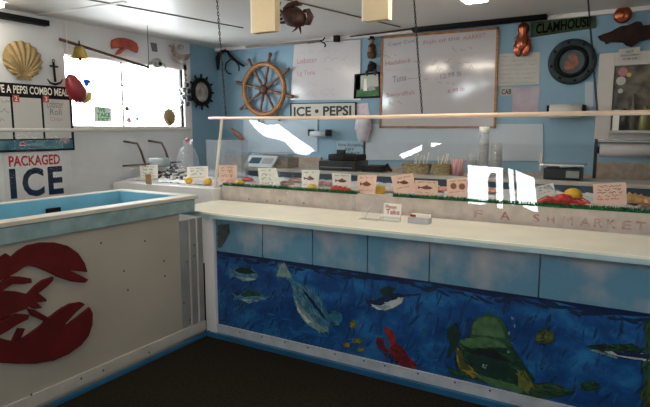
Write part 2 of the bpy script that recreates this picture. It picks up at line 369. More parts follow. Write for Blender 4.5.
brush('painted_whale', w_, [(None, TE, 120), (None, PB1, 170), (None, PB2, 70), ([(297,300),(303,308),(311,317),(320,325),(329,331),(320,331),(309,325),(301,316)], PB3, 70), ([(296,300),(301,312),(312,322),(308,322),(299,312)], WH, 14), ([(303,290),(308,294),(322,312),(326,320),(314,306)], NV, 26), ([(281,264),(285,263),(291,274),(287,277),(277,276)], PB3, 16)], ang=-.95, L=.07, W=.009)
brush('painted_jellyfish', pc(335, 318, 7, 8), [(None, TE, 40), (None, PB1, 18), (pc(333, 312, 6, 3), BK, 8), (pc(335, 325, 5, 3), DG, 10)], ang=.1, L=.04, W=.006)
brush('painted_swordfish', [(365,297),(370,301),(376,300),(384,296),(389,293),(399,293),(405,295),(403,301),(396,306),(388,309),(379,309),(372,306),(367,303)],
      [(None, NV, 60), (None, BK, 24), ([(383,296),(380,290),(388,286),(396,288),(392,293)], DG, 18, .6), ([(371,304),(380,306),(390,301),(404,297),(402,302),(395,307),(386,310),(377,309)], WH, 50), ([(371,304),(386,309),(395,307)], PB2, 10), ([(404,294.5),(420,293.5),(420,295),(404,296.5)], NV, 14, .15, .05, .004)], ang=.25, L=.045, W=.008)
# lobster: claws, body segments, legs
brush('painted_lobster', [(390,347),(396,344),(402,346),(406,352),(410,358),(415,362),(417,366),(412,370),(404,368),(397,362),(393,356),(389,352)],
      [(None, RD2, 40), (None, RD, 70), ([(384,327),(389,328),(394,333),(396,340),(394,345),(391,345),(390,339),(386,334)], RD2, 16, -1.1), ([(384,327),(389,328),(394,333),(396,340),(394,345),(391,345)], RD, 16, -1.1),
       ([(377,338),(381,337),(384,341),(386,348),(390,351),(387,353),(380,349),(376,343)], RD2, 14, -1), ([(377,338),(381,337),(384,341),(386,348),(390,351)], RD, 12, -1),
       ([(392,345),(394,336),(395,336),(394,347)], RD, 6, 1.3), ([(389,353),(392,353),(394,362),(391,362)], BK, 12, 1.1), ([(395,360),(398,360),(400,366),(396,365)], BK, 8, 1.2), ([(385,352),(390,354),(389,358),(385,357)], RD2, 7, .3), ([(400,352),(412,364),(410,366),(398,356)], RD2, 12, .9)], ang=-.9, L=.032, W=.007)
for x, y, a, b in ((353, 324, 3, 4.5), (358, 341, 5.5, 3), (347, 345, 3.5, 2.5), (361, 350, 4, 2)):
    brush('painted_reef_fish', pc(x, y, a, b), [(None, OL, 16), (None, YG, 10), (pc(x, y, a*.6, b*.6), YE, 8)], ang=prnd.uniform(-.5, 1), L=.03, W=.009)
mh_ = [(446,365),(452,368),(457,372),(455,358),(457,347),(462,340),(470,336),(486,335),(500,338),(512,346),(520,357),(527,368),(534,378),(533,390),(522,393),(508,389),(492,385),(476,380),(462,377),(452,375)]
brush('painted_mahi', mh_, [(None, DG, 260), ([(470,336),(471,325),(476,318),(487,314),(497,316),(505,325),(510,337),(513,347),(500,343),(486,340)], MG, 110, 1.4), ([(472,334),(473,325),(478,319),(488,316),(496,318),(502,327),(506,338)], LG, 34, 1.4, .05, .006), (None, MG, 120, -.3),
      ([(460,342),(470,338),(486,337),(500,341),(508,347),(490,347),(470,348)], LG, 60, .05), ([(470,352),(480,348),(496,350),(508,360),(514,374),(500,382),(485,376),(474,366)], DG, 90), ([(470,352),(480,348),(496,350),(510,362)], BK, 22, -.3),
      ([(447,330),(456,322),(460,334),(457,345),(450,357),(447,358),(450,344)], DG, 36, 1.2), ([(457,350),(462,350),(465,362),(473,370),(482,376),(472,376),(461,369),(457,360)], YE, 26, -1), ([(457,350),(462,350),(465,362),(473,370),(461,369)], OL, 14, -1),
      ([(518,370),(526,371),(533,384),(529,391),(519,390)], YG, 30, -1.1), ([(518,372),(526,371),(531,382)], OL, 10, -1.1), ([(470,372),(500,380),(525,388),(520,392),(490,384)], LG, 26, -.2), (pc(485, 366, 2, 2), PB3, 5, 0, .025, .012), (pc(485, 366, 1, 1), BK, 2, 0, .012, .01)], ang=-.5, L=.06, W=.012)
for x, y in ((512, 318), (515, 326), (509, 333), (511, 342), (508, 352), (507, 363), (505, 374)): brush('painted_bubble', pc(x, y, 1.2, 1.4), [(None, WH, 4), (None, PB3, 3)], L=.012, W=.008)
brush('painted_fin_fish', [(515,388),(530,384),(548,382),(560,385),(575,392),(560,397),(536,398),(520,395)], [(None, DG, 80), (None, MG, 50), (None, OL, 20)], ang=.05, L=.06, W=.01)
brush('painted_turtle', pc(545, 337, 9, 8), [(None, DG, 40), (None, OL, 34), (pc(540, 338, 3.5, 3.5), YG, 10), (pc(549, 336, 5, 5), OL, 16, 1.4), (pc(549, 336, 4, 5), YG, 8, 1.5, .03, .004), (pc(548, 328, 2, 4), DG, 8, 1.5)], ang=.3, L=.035, W=.009)
brush('painted_barracuda', [(586,346),(600,344),(616,345),(632,343),(640,348),(660,349),(662,362),(636,360),(620,357),(606,353),(594,350)], [(None, DG, 90), (None, BK, 40), (None, MG, 22), ([(604,351),(620,352),(636,354),(655,354),(655,361),(634,359),(618,356)], WH, 60, -.12, .03, .008), ([(612,351),(650,354),(650,359),(618,355)], NV, 26, 1.3, .02, .004), ([(590,349),(606,354),(616,357),(600,352)], PB3, 14)], ang=-.08, L=.05, W=.01)
brush('painted_seaweed', [(645,325),(649,318),(655,322),(662,330),(662,412),(646,409),(642,395),(645,380),(641,362),(646,345)], [(None, DG, 120), (None, MG, 60), (None, OL, 26)], ang=1.45, L=.1, W=.012)
brush('painted_reef_fish', pc(590, 386, 9, 5), [(None, DG, 26), (None, MG, 16)], ang=.2, L=.04, W=.009)
q = hit(225, 235, 1, CY-.006)
brush('dark_patch', [(218,225),(229,224),(230,232),(226,240),(222,247),(218,247)], [(None, P('patch_grey', (.05, .06, .06)), 60)], par=sc, pl=ypl(CY-.006), ang=.8, L=.05, W=.012)  # dark grey strokes in the upper left corner of the sky panels
scr = M('screw_dark', (.05, .045, .04), .5, metal=.5)
for x, y in ((240, 332), (262, 336), (285, 341), (308, 347), (335, 354), (364, 360), (385, 365), (418, 372), (455, 380), (490, 388)):
    q = hit(x, y, 1, CY-.018); MB().ell((q.x, CY-.019, min(.085, max(.04, q.z))), (.007, .003, .006), 8, 4).build('screw', scr, sc)
# ================================================================== TANK
TY0, TY1, TX0 = .5, 3.02, -3.72; TZ = 1.12
tk = thing('seafood_tank', (-3.3, 1.8, 0), 'large cream holding tank with blue basin and red lobster on front', 'tank')
MB().box((CX-.03, TY0, 0), (CX, 2.84, 1.0)).box((TX0+.02, TY0, 0), (TX0+.05, TY1-.02, 1.06)).build('front_panel', tankfront, tk)
MB().box((CX-.03, 2.845, 0), (CX-.002, CY-.03, .94)).build('side_panel', tankgrey, tk)
MB().box((CX-.002, 2.93, .1), (CX+.006, 2.943, .94)).build('joint_strip', M('base_trim_cream', (.42, .38, .32), .5, var=.1, scale=6), tk)
MB().box((CX-.002, 3.01, .1), (CX+.006, 3.02, .94)).build('joint_strip', cream, tk)
MB().box((CX-.034, TY0, 1.0), (CX+.018, 2.99, 1.092)).build('trim_board', trimgreen, tk, bevel=.004)
rm = MB()
rm.box((CX-.09, TY0, 1.094), (CX+.024, TY1, TZ)); rm.box((TX0, TY0, 1.094), (TX0+.07, TY1, TZ)); rm.box((TX0+.07, TY1-.09, 1.094), (CX-.09, TY1, TZ))
rm.build('rim', cream, tk, bevel=.004)
bs = MB(); b0, b1, c1 = TX0+.071, CX-.091, TY1-.091
bs.box((b0, TY0, .72), (b1, c1, .75)); bs.box((b0, TY0, .75), (b0+.012, c1, 1.115)); bs.box((b1-.012, TY0, .75), (b1, c1, 1.115)); bs.box((b0, c1-.012, .75), (b1, c1, 1.115))
bs.build('basin', basinblue, tk)
MB().box((b0+.013, TY0, .76), (b1-.013, c1-.013, .95)).build('water', M('tank_water', (.03, .12, .16), .05), tk)
q = hit(57, 208, 0, b0+.012); MB().box((b0+.013, q.y-.09, 1.0), (b0+.03, q.y+.02, 1.05)).build('outlet', black, tk, bevel=.003)
MB().box((CX-.002, TY0, .045), (CX+.014, CY-.035, .12))\
    .build('base_trim', M('base_trim_cream', (.42, .38, .32), .5, var=.1, scale=6), tk, bevel=.002)
MB().box((CX-.002, TY0, 0), (CX+.028, CY-.052, .022)).build('kick_strip', kickblue, tk)
for x, y in ((61, 308), (101, 243), (124, 271), (145, 241), (128, 290), (164, 261), (194, 245), (194, 256), (184, 303), (190, 320), (148, 352), (80, 378), (30, 394), (102, 370), (165, 276), (187, 262)):
    q = hit(x, y, 0, CX+.001); z = q.z; xx = CX+.0015 if z > .13 else CX+.0145
    MB().ell((xx, q.y, z), (.003, .007, .007), 8, 4).build('screw', scr, tk)
# lobster cut-out
PT2 = xpl(CX)
def lp(pts): return PT2.px([(x/2.709, 230+y/2.709) for x, y in pts])
lb = MB()
P = [[(-60,110),(-20,78),(0,70),(12,62),(27,72),(45,55),(70,40),(105,33),(145,33),(180,42),(208,62),(225,88),(233,113),(185,108),(215,122),(236,134),(225,142),(190,138),(150,125),(120,110),(95,100),(75,95),(60,100),(40,115),(20,125),(0,135),(-60,160)],
     [(0,140),(20,125),(50,125),(80,130),(82,142),(60,145),(30,145),(0,165),(-10,150)],
     [(-120,150),(0,163),(40,165),(70,172),(90,150),(110,135),(140,125),(140,135),(120,155),(100,170),(120,185),(122,192),(95,195),(110,210),(90,212),(75,205),(60,215),(30,225),(0,240),(-120,245)],
     [(70,210),(90,215),(130,238),(165,262),(200,272),(225,280),(220,288),(180,280),(150,268),(120,248),(80,228)],
     [(-80,290),(0,292),(30,300),(60,290),(100,262),(130,235),(155,215),(185,198),(215,194),(225,200),(200,222),(172,252),(178,255),(205,235),(238,208),(246,225),(245,255),(235,285),(215,310),(180,335),(140,352),(90,360),(40,360),(-80,352)],
     [(-20,250),(40,225),(75,228),(70,240),(40,255),(10,275),(-20,290)], [(28,300),(45,265),(62,265),(50,292)]]
for i, p in enumerate(P): lb.prism(PT2, lp(p), .0015, .018+.0012*i)
lb = lb.build('lobster_cutout', redpaint, bevel=.003); tag(lb, 'big red wooden lobster cut-out fixed on the cream tank front', 'wall decoration')
# glass guard along the tank
tg = thing('tank_guard', (-3.77, 2.2, 1.12), 'clear glass screen with grey top rail behind the tank', 'glass screen')
MB().add([(-3.772, .6, 1.0), (-3.772, 3.6, 1.0), (-3.772, 3.6, 1.14), (-3.772, 3.86, 1.14), (-3.772, 3.86, 1.59), (-3.772, .6, 1.59)], [(0, 1, 2, 3, 4, 5)]).build('glass_panel', thin_glass('tank_glass', boost=-.02), tg)
MB().tube([(-3.772, .6, 1.603), (-3.772, 3.88, 1.603)], .014, 10).build('rail', M('grey_rail', (.5, .48, .44), .4), tg)
# ================================================================== DISPLAY CASE
EX0 = LW+.06
ca = thing('display_case', (-1.5, 4.0, 0), 'long iced seafood display case behind the counter ledge', 'display case')
MB().box((CX-.35, 3.72, .4), (XR, 3.75, 1.12)).build('front_panel', pinkpanel, ca)
MB().box((EX0, 3.72, .4), (CX-.36, 3.75, 1.095)).box((EX0, 3.62, .4), (CX-.37, 3.719, 1.085)).build('end_panel', white, ca)
MB().box((EX0, 3.75, .4), (XR, 4.36, 1.06)).build('cabinet', white, ca)
MB().box((-3.5, 4.37, .4), (XR, 4.40, 1.2)).build('back_panel', M('case_blue', (.03, .06, .09), .5), ca)
MB().box((-3.5, 4.34, 1.2), (XR, 4.72, 1.228)).build('rear_shelf', M('shelf_grey', (.36, .33, .29), .4, var=.1, scale=8), ca, bevel=.003)
MB().box((-3.5, 4.45, .4), (XR, 4.70, 1.2)).build('shelf_support', greyp, ca)
rp = M('faded_red_letters', (.42, .17, .14), .6, col2=(.57, .43, .38), scale=34)
pl = ypl(3.72)
def blotch(px, py, chars, w):   # worn red letters on the case front
    u = pl.uv(px, py)[0]; text(chars, pl, u, u+w*.85, 1.005, 1.06, rp, ca, 'worn_lettering', .002, bold=.025 if chars != 'M' else 0)
for px, py, ch, w in ((474, 211, 'F', .07), (500, 213, 'A', .08), (533, 216, 'S', .05), (547, 218, 'H', .055), (563, 219, 'M', .07), (580, 221, 'A', .07), (594, 222, 'R', .06), (607, 223, 'K', .06), (622, 224, 'E', .06), (636, 226, 'T', .06)): blotch(px, py, ch, w)
for x, y in ((249, 199), (267, 201), (280, 201), (304, 203)): q = hit(x, y, 1, 3.72); MB().ell((q.x, 3.718, min(1.1, q.z)), (.008, .003, .006), 8, 4).build('screw', scr, ca)
def icef(a, b):
    x = EX0+.01+a*(XR-EX0-.02); y = 3.755+b*.60
    return Vector((x, y, 1.10+.045*b+.018*noise.noise(Vector((x*14, y*14, 0)))+.012*noise.noise(Vector((x*45, y*45, 3)))))
ic = MB().grid(icef, 420, 44); tag(ic.build('crushed_ice', ice), 'bed of crushed ice filling the display case', 'ice', kind='stuff')
def icez(x, y): return 1.105+.045*(y-3.755)/.6
gs = MB(); rg = random.Random(3); u = CX-.33
while u < XR-.02:
    for k in range(0 if hit(357, 195, 1, 3.72).x < u < hit(393, 198, 1, 3.72).x else 3):
        x = u+rg.uniform(-.01, .01); y = rg.uniform(3.706, 3.765); h = rg.uniform(.018, .03); a = rg.uniform(0, PI); l = rg.uniform(-.012, .012)
        gs.add([(x-.004*math.cos(a), y-.004*math.sin(a), 1.118), (x+.004*math.cos(a), y+.004*math.sin(a), 1.118), (x+l, y+rg.uniform(-.01, .01), 1.116+h)], [(0, 1, 2)])
    u += .0035
gs.box((CX-.33, 3.712, 1.112), (hit(357, 195, 1, 3.72).x, 3.765, 1.122)); gs.box((hit(393, 198, 1, 3.72).x, 3.712, 1.112), (XR-.01, 3.765, 1.122)); tag(gs.build('grass_strip', grass), 'strip of green plastic grass along the display case edge', 'plastic grass', kind='stuff')
# guard glass, rail, posts, chains
gg = thing('sneeze_guard', (-1.5, 3.71, .985), 'tall leaning glass guard with peach wooden rail above the ledge', 'glass screen')
def gy(z): return GY0+(z-.98)*(GY1-GY0)/.72
GX0 = CX-.42
MB().add([(GX0, gy(.988), .988), (XR, gy(.988), .988), (XR, gy(1.69), 1.69), (GX0, gy(1.69), 1.69)], [(0, 1, 2, 3)]).build('glass_panel', glass, gg)
e0 = hit(209, 118, 1, gy(1.7)); MB().tube([(e0.x, gy(1.7), e0.z), (-2.2, gy(1.7), 1.7), (XR, gy(1.7), 1.71)], [.012, .015, .017], 10).build('top_rail', railwood, gg)
t0 = hit(222, 118, 1, gy(1.7)); b0_ = hit(214, 200, 1, gy(.99))
MB().tube([(b0_.x, b0_.y, .987), (t0.x, t0.y, 1.7)], [.018, .016], 4).build('end_post', postwood, gg)
x = hit(357, 140, 1, 3.76).x; MB().box((x-.012, gy(1.0)+.003, .988), (x+.012, gy(1.0)+.008, 1.10)).build('joint_strip', cupplastic, gg)
def chain(p_top, p_bot, label, n):
    a = hit(*p_top, 2, CEIL-.002); b = Vector((hit(*p_bot, 1, gy(1.7)).x, gy(1.7), 1.725)); mb = MB(); L = (a-b).length; t = (a-b)/L; k = int(L/.026)
    s = t.orthogonal().normalized(); s2 = t.cross(s)
    for i in range(k):
        c = b+t*(L*(i+.5)/k); d = s if i % 2 else s2
        mb.tube([c+t*.017*math.cos(h)+d*.0065*math.sin(h) for h in [2*PI*j/8 for j in range(9)]], .003, 4, caps=False)
    tag(mb.build('chain', blackiron), label, 'chain', 'chains holding the glass guard')
chain((217, -1), (226, 118), 'dark thin chain from ceiling to left end of the glass guard rail', 0)
chain((414, -1), (422, 116), 'dark chain crossing the framed whiteboard down to the rail', 0)
chain((588, -1), (597, 113), 'dark chain right of the round porthole down to the rail', 0)
# ================================================================== PRICE CARDS
def card(pts, label, draw, mat=paper, seed=1, z=None, group='price cards in the display case', name='price_card', lines=2, inkm=ink):
    bx = (pts[2][0]+pts[3][0])/2; by = max(pts[2][1], pts[3][1])
    zz = 1.125; q = hit(bx, by, 2, zz)
    for _ in range(4): zz = icez(q.x, q.y)+.008; q = hit(bx, by, 2, zz)
    y = min(4.25, max(3.78, q.y)); pl = ypl(y); uv = pl.px(pts)
    zb = min(uv[2][1], uv[3][1]); sh = icez(0, y)-.002-zb if z is None else 0
    if abs(sh) < .03: uv = [(a, b) if i < 2 else (a, b+min(0, sh)) for i, (a, b) in enumerate(uv)]
    o = MB().prism(pl, uv, 0, .003).build(name, mat); tag(o, label, 'price card', group)
    rnd = random.Random(seed); u0 = max(uv[0][0], uv[3][0]); u1 = min(uv[1][0], uv[2][0]); v1 = min(uv[0][1], uv[1][1]); v0 = max(uv[2][1], uv[3][1])
    W = u1-u0; H = v1-v0; dv = (uv[1][1]-uv[0][1])*.8; mb = MB(); mi = 0
    scribble(mb, pl, u0+W*.12, u1-W*.1, v1-H*.14, H*.09, .0025, rnd, .004, 0, 2, dv)
    if draw == 'text':
        for k in range(4): scribble(mb, pl, u0+W*.08, u1-W*.08, v1-H*(.32+.17*k), H*.1, .003, rnd, .004, 0 if k in (0, 1) else 1, 3, dv)
    else: scribble(mb, pl, u0+W*.1, u1-W*.15, v0+H*.14, H*.08, .0025, rnd, .004, 1, 2, dv)
    mb.build('handwriting', [inkm, inkred], o)
    cx, cy = (u0+u1)/2, (v0+v1)/2+dv*.4; g = MB()
    if draw == 'fish':
        a, b = W*.3, H*.11
        g.prism(pl, [(cx-a*1.2, cy+b), (cx-a*.8, cy+b*.2), (cx-a*.2, cy+b*1.1), (cx+a*.5, cy+b*.9), (cx+a, cy), (cx+a*.5, cy-b*.9), (cx-a*.2, cy-b), (cx-a*.8, cy-b*.2), (cx-a*1.2, cy-b)], .0035, .0045)
        g.prism(pl, [(cx-a*.1, cy+b*.9), (cx+a*.05, cy+b*1.9), (cx+a*.3, cy+b*.9)], .0035, .0045)
    if draw == 'scallops':
        for s in (-1, 1): g.prism(pl, circ(cx+s*W*.2, cy, W*.15, 12), .0035, .0045)
    if draw == 'wave':
        for k in range(2): scribble(g, pl, u0+W*.15, u1-W*.2, cy+H*.12*(1-2*k), H*.16, .004, rnd, .004, 0, 2, dv)
    if g.v: g.build('drawing', M('drawing_'+draw, {'fish': (.2, .05, .03), 'scallops': (.3, .09, .05), 'wave': (.1, .1, .08)}[draw], .7), o)
    return o
card([(140,165),(158,165),(158,178),(141,178)], 'white price card left of the mussels on the ice', 'wave', seed=2)
card([(187,167),(208,166),(208,180),(188,181)], 'white price card between mussels and corner post of glass guard', 'wave', seed=3)
card([(219,165),(237,165),(237,183),(219,183)], 'plain pale price card just right of the guard post', 'wave', seed=4, mat=pinkpaper)
card([(258,168),(276,168),(281,186),(260,187)], 'cream price card below the left scale', 'wave', seed=5, mat=paper)
card([(302,170),(320,170),(318,187),(302,187)], 'pink price card with red fish above a lemon', 'fish', seed=6)
card([(332,173),(351,174),(351,188),(333,188)], 'price card with a fish standing over the red fillet', 'fish', seed=7)
card([(358,175),(377,175),(375,193),(356,193)], 'pink price card with fish left of the yellow tub', 'fish', seed=8, mat=pinkpaper)
card([(391,176),(413,173),(416,191),(395,194)], 'tilted pink price card right of the yellow tub', 'fish', seed=9, mat=pinkpaper)
card([(415,180),(438,181),(438,195),(415,195)], 'low pink price card with dark fish beside the tilted card', 'fish', seed=10, mat=pinkpaper)
card([(447,179),(469,177),(470,195),(447,196)], 'orange-pink price card with two scallop drawings', 'scallops', seed=11, mat=pinkpaper)
card([(593,184),(626,182),(627,204),(594,206)], 'large pink card of black and red handwriting by tan fillets', 'text', seed=12, mat=pinkpaper)
card([(534,187),(553,183),(557,196),(536,200)], 'small crooked price card tucked behind the crumpled plastic', 'wave', seed=13, mat=paper)
# ================================================================== SEAFOOD
def onice(px, py, h=0):
    q = hit(px, py, 2, 1.13)
    for _ in range(3): q = hit(px, py, 2, icez(q.x, q.y)+h)
    q.y = min(4.3, max(3.775, q.y)); return q
lemon = M('lemon', (.75, .42, .02), .45, var=.1, scale=30)
for px, py, r, lab in ((176, 184, .034, 'lemon on the ice below the mussels'), (200, 184, .036, 'lemon in front of the second white card, left of the post'), (233, 186, .036, 'orange lemon right of the guard post among pink fillets'), (311, 189, .036, 'lemon under the card with a red fish'), (573, 193, .05, 'large orange lemon behind the red cooked crab')):
    q = onice(px, py, r*.6); mb = MB().ell((q.x, q.y, icez(0, q.y)+r*.75), (r*1.2, r, r*.95), 16, 10); mb.ell((q.x+r*1.15, q.y, icez(0, q.y)+r*.75), (.01, .008, .008), 8, 5)
    tag(mb.build('lemon', lemon), lab, 'lemon', 'lemons on the ice')
rm_ = random.Random(11); mus = M('mussel_shell', (.012, .012, .022), .25, var=.3, scale=30); musb = M('mussel_light', (.5, .46, .42), .4, var=.3, scale=30)
for k in range(120):
    px = rm_.uniform(157, 190); f = 1-abs(px-173)/18; py = 180-rm_.uniform(0, 1)*15*max(.6, f)
    q = hit(px, py, 1, 3.93+(180-py)*.012+rm_.uniform(-.02, .02)); rot = Matrix.Rotation(rm_.uniform(0, 6.3), 3, 'Z') @ Matrix.Rotation(rm_.uniform(-.7, .7), 3, 'X') @ Matrix.Rotation(rm_.uniform(-.6, .6), 3, 'Y')
    o = MB().ell((q.x, q.y, max(q.z, 1.125)), (.042, .02, .014), 10, 6, rot=rot).build('mussel', musb if rm_.random() < .42 else mus); tag(o, 'mussel in the dark heap between the two white price cards', 'mussel', 'mussels heaped on the ice')
def fillet(px, py, L, W, H, mat, lab, name='fish_fillet', cat='fish fillet', grp='fillets laid on the ice', ang=0):
    q = onice(px, py, H*.5); c, s = math.cos(ang), math.sin(ang)
    def f(a, b):
        t = 2*PI*b; x = (a-.5)*L; k = math.sqrt(max(0, 1-(2*a-1)**4))*(1-.35*a); y = math.cos(t)*W/2*k; z = max(-.2, math.sin(t))*H*k*(1+.15*math.sin(a*30))
        return Vector((q.x+c*x-s*y, q.y+s*x+c*y, icez(0, q.y)+.006+H*.2+z))
    o = MB().grid(f, 18, 14).build(name, mat); return tag(o, lab, cat, grp)
salmon = M('salmon_flesh', (.55, .14, .07), .3, col2=(.65, .35, .27), scale=16, stretch=(5, 1, 1))
redf = M('red_flesh', (.42, .035, .012), .3, var=.35, scale=25)
palef = M('pale_flesh', (.55, .42, .36), .35, col2=(.68, .56, .5), scale=18)
tanf = M('tan_crust', (.42, .22, .07), .5, col2=(.55, .33, .14), scale=18)
darkf = M('brown_skin', (.16, .07, .04), .4, col2=(.4, .22, .15), scale=18)
fillet(341, 190, .20, .10, .045, redf, 'bright red fillet lying before the fish card')
for px, py, m, lab in ((246, 188, palef, 'pale pink fillet right of the post lemon'), (223, 186, salmon, 'salmon pink fillet directly right of the guard post'), (248, 179, redf, 'dark red fillet at the case back below the left scale'), (287, 184, darkf, 'brown skinned fillet behind the cream card'), (291, 190, palef, 'pale fillet between the cream card and the red fish card'), (325, 183, salmon, 'salmon fillet between two fish cards'), (296, 179, darkf, 'dark fillet at the back between cream and red fish cards'), (387, 190, palef, 'pale mauve fillet right of the yellow tub'), (441, 188, salmon, 'salmon fillet left of the two-scallop card'), (476, 190, palef, 'pale fillet right of the two-scallop card'), (493, 189, salmon, 'orange fillet seen between the bright window reflections'), (522, 192, palef, 'pale fillet left of the crumpled plastic'), (598, 207, palef, 'flat pale fillet beneath the large handwritten card')):
    fillet(px, py, .16, .09, .03, m, lab, ang=rm_.uniform(-.4, .4))
fillet(636, 196, .16, .12, .06, tanf, 'tan rounded fillet right of the large handwritten card'); fillet(655, 201, .14, .09, .045, tanf, 'reddish tan fillet at the right edge of view', ang=.5)
fillet(646, 206, .12, .06, .02, darkf, 'thin brown fillet before the tan fillets', ang=.7)
q = onice(381, 193); o = MB().box((q.x-.045, 3.83, icez(0, 3.83)-.004), (q.x+.04, 3.9, icez(0, 3.9)+.055)).build('tub', M('yellow_tub', (.65, .38, .02), .4), bevel=.008); tag(o, 'small yellow tub between two pink price cards', 'tub')
# cooked crab: red, with claws and legs
q = onice(567, 200); q.y = 3.83; z0 = icez(0, q.y)
cr = thing('cooked_crab', (q.x, q.y, z0), 'bright red cooked crab lying before the orange lemon', 'crab'); rc = M('cooked_red', (.5, .02, .012), .3, var=.35, scale=30)
MB().ell((q.x, q.y, z0+.04), (.06, .045, .04), 14, 8, jit=.2).build('shell', rc, cr)
for s, k in ((-1, 0), (1, 0), (1, 1)):
    MB().tube([q+Vector((s*.04, 0, z0-q.z+.03)), q+Vector((s*.09, -.02, z0-q.z+.035)), q+Vector((s*(.12+.05*k), -.035-.01*k, z0-q.z+.02)), q+Vector((s*(.15+.08*k), -.03, z0-q.z+.018))], [.011, .014, .018, .004], 8).build('claw', rc, cr)
for k in range(6):
    s = -1 if k % 2 else 1; j = k//2
    MB().tube([q+Vector((s*.03, .01*j, z0-q.z+.03)), q+Vector((s*(.07+.02*j), .03+.02*j, z0-q.z+.05)), q+Vector((s*(.12+.03*j), .02+.02*j, z0-q.z+.012))], [.008, .006, .003], 6).build('leg', rc, cr)
# crumpled plastic bag of shrimp
q = onice(547, 194)
mb = MB()
def bagf(a, b):
    t = 2*PI*a; h = b; r = .105*(1-.55*h**2); n_ = noise.noise(Vector((math.cos(t)*2.2, math.sin(t)*2.2, h*4)))*.04
    return Vector((q.x+math.cos(t)*(r+n_), 3.93+math.sin(t)*(r*.6+n_), icez(0, 3.9)-.01+.13*h+n_*.4))
mb.grid(bagf, 28, 10, smooth=False); tag(mb.build('plastic_bag', frost), 'crumpled clear plastic bag on ice left of the red crab', 'bag')
sh = M('shrimp_pink', (.6, .22, .15), .4, var=.3, scale=30)
for k in range(9):
    a = Vector((q.x-.09+.022*k, 3.825+rm_.uniform(0, .03), icez(0, 3.83)+.016)); pts = [a+Vector((.022*math.cos(t), .014*math.sin(t), .006*math.sin(t*2))) for t in [i*.55 for i in range(7)]]
    tag(MB().tube(pts, [.003, .008, .009, .009, .007, .005, .003], 6).build('shrimp', sh), 'pink shrimp in the row before the crumpled plastic bag', 'shrimp', 'shrimps on the ice')
# ================================================================== ON THE LEDGE
q = hit(370, 220, 2, lz1); yy = q.y
mh = thing('menu_holder', (q.x, yy, lz1), 'clear empty acrylic menu holder on the ledge', 'sign holder')
mb = MB(); wv = .085; mb.add([(q.x-wv, yy+.03, lz1+.002), (q.x+wv*.8, yy+.03, lz1+.002), (q.x+wv*.8, yy+.055, lz1+.16), (q.x-wv, yy+.055, lz1+.16)], [(0, 1, 2, 3)])
mb.build('front_sheet', cupplastic, mh); MB().box((q.x-wv, yy-.02, lz1+.001), (q.x+wv*.8, yy+.05, lz1+.004)).build('foot', cupplastic, mh)
MB().tube([(q.x-wv*.5, yy-.0, lz1+.01), (q.x+wv*.4, yy+.04, lz1+.15)], .003, 6).build('edge_glint', cupplastic, mh)
q = hit(392, 221, 2, lz1); pl = Pl((q.x, q.y, lz1), (1, 0, 0), (0, .12, 1), (0, -1, .12))
chd = thing('card_holder', (q.x, q.y, lz1), 'small clear card holder with red and black lettering on the ledge', 'sign holder')
o = MB().prism(pl, [(-.065, .002), (.06, .002), (.065, .12), (-.065, .12)], 0, .006).build('card', paper, chd)
text('Please', pl, -.05, .03, .085, .11, inkred, o, 'lettering', .0075, bold=.01); text('Take', pl, -.045, .055, .045, .08, inkred, o, 'lettering', .0075, bold=.01)
MB().box((q.x-.07, q.y-.05, lz1+.001), (q.x+.065, q.y-.004, lz1+.03)).build('tray', cupplastic, chd)
q = hit(418, 224, 2, lz1); cbx = thing('card_box', (q.x, q.y, lz1), 'low box of business cards with red corner on the ledge', 'box')
MB().box((q.x-.075, q.y, lz1+.001), (q.x+.07, q.y+.07, lz1+.04)).build('box_body', M('card_grey', (.42, .42, .44), .5), cbx, bevel=.002)
MB().box((q.x-.06, q.y+.01, lz1+.041), (q.x+.068, q.y+.06, lz1+.062)).build('card_stack', paper, cbx, bevel=.001)
MB().box((q.x-.06, q.y+.007, lz1+.044), (q.x-.02, q.y+.0095, lz1+.06)).build('red_corner', fmat, cbx)
# ================================================================== SERVICE SHELF ITEMS (behind the case)
SZ = 1.229
def shelfp(px, py, y=4.5): q = hit(px, py, 1, y); return q
def scale_(x0, x1, lab, face=True, y=4.5):
    t = thing('scale', ((x0+x1)/2, y, SZ), lab, 'scale', 'shop scales')
    w_ = x1-x0; MB().box((x0+.03, y-.1, SZ+.001), (x1-.03, y+.12, SZ+.05)).build('body', darkgrey if not face else greyp, t, bevel=.01)
    return t
# left scale: sloping display console with dark screen and a steel tray
xl, xr = shelfp(242, 165, 4.36).x, shelfp(272, 165, 4.36).x
t = thing('counter_scale', ((xl+xr)/2, 4.5, SZ), 'pale counter scale with sloping dark display, left of the register', 'scale')
cs = Pl((xl, 4.37, SZ+.005), (1, 0, 0), (0, .5, 1), (0, -1, .5))
MB().prism(cs, [(0, 0), (xr-xl-.02, 0), (xr-xl+.03, .13), (.05, .13)], -.02, 0).build('console', M('pale_plastic', (.5, .53, .53), .4), t, bevel=.004)
MB().prism(cs, [(.06, .04), (.2, .04), (.22, .105), (.09, .105)], .001, .003).build('screen', M('screen_dark', (.03, .08, .1), .2), t)
MB().prism(cs, [(.22, .04), (xr-xl-.03, .04), (xr-xl-.01, .105), (.24, .105)], .001, .003).build('keypad', greyp, t)
MB().box((xl+.08, 4.46, SZ+.001), (xr+.12, 4.66, SZ+.10)).build('body', M('grain_brown', (.2, .15, .11), .5, var=.3, scale=40), t, bevel=.004)
MB().box((xl+.05, 4.45, SZ+.13), (xr+.14, 4.68, SZ+.142)).box((xl+.15, 4.5, SZ+.1), (xr+.08, 4.62, SZ+.13)).build('weighing_tray', steel, t, bevel=.003)
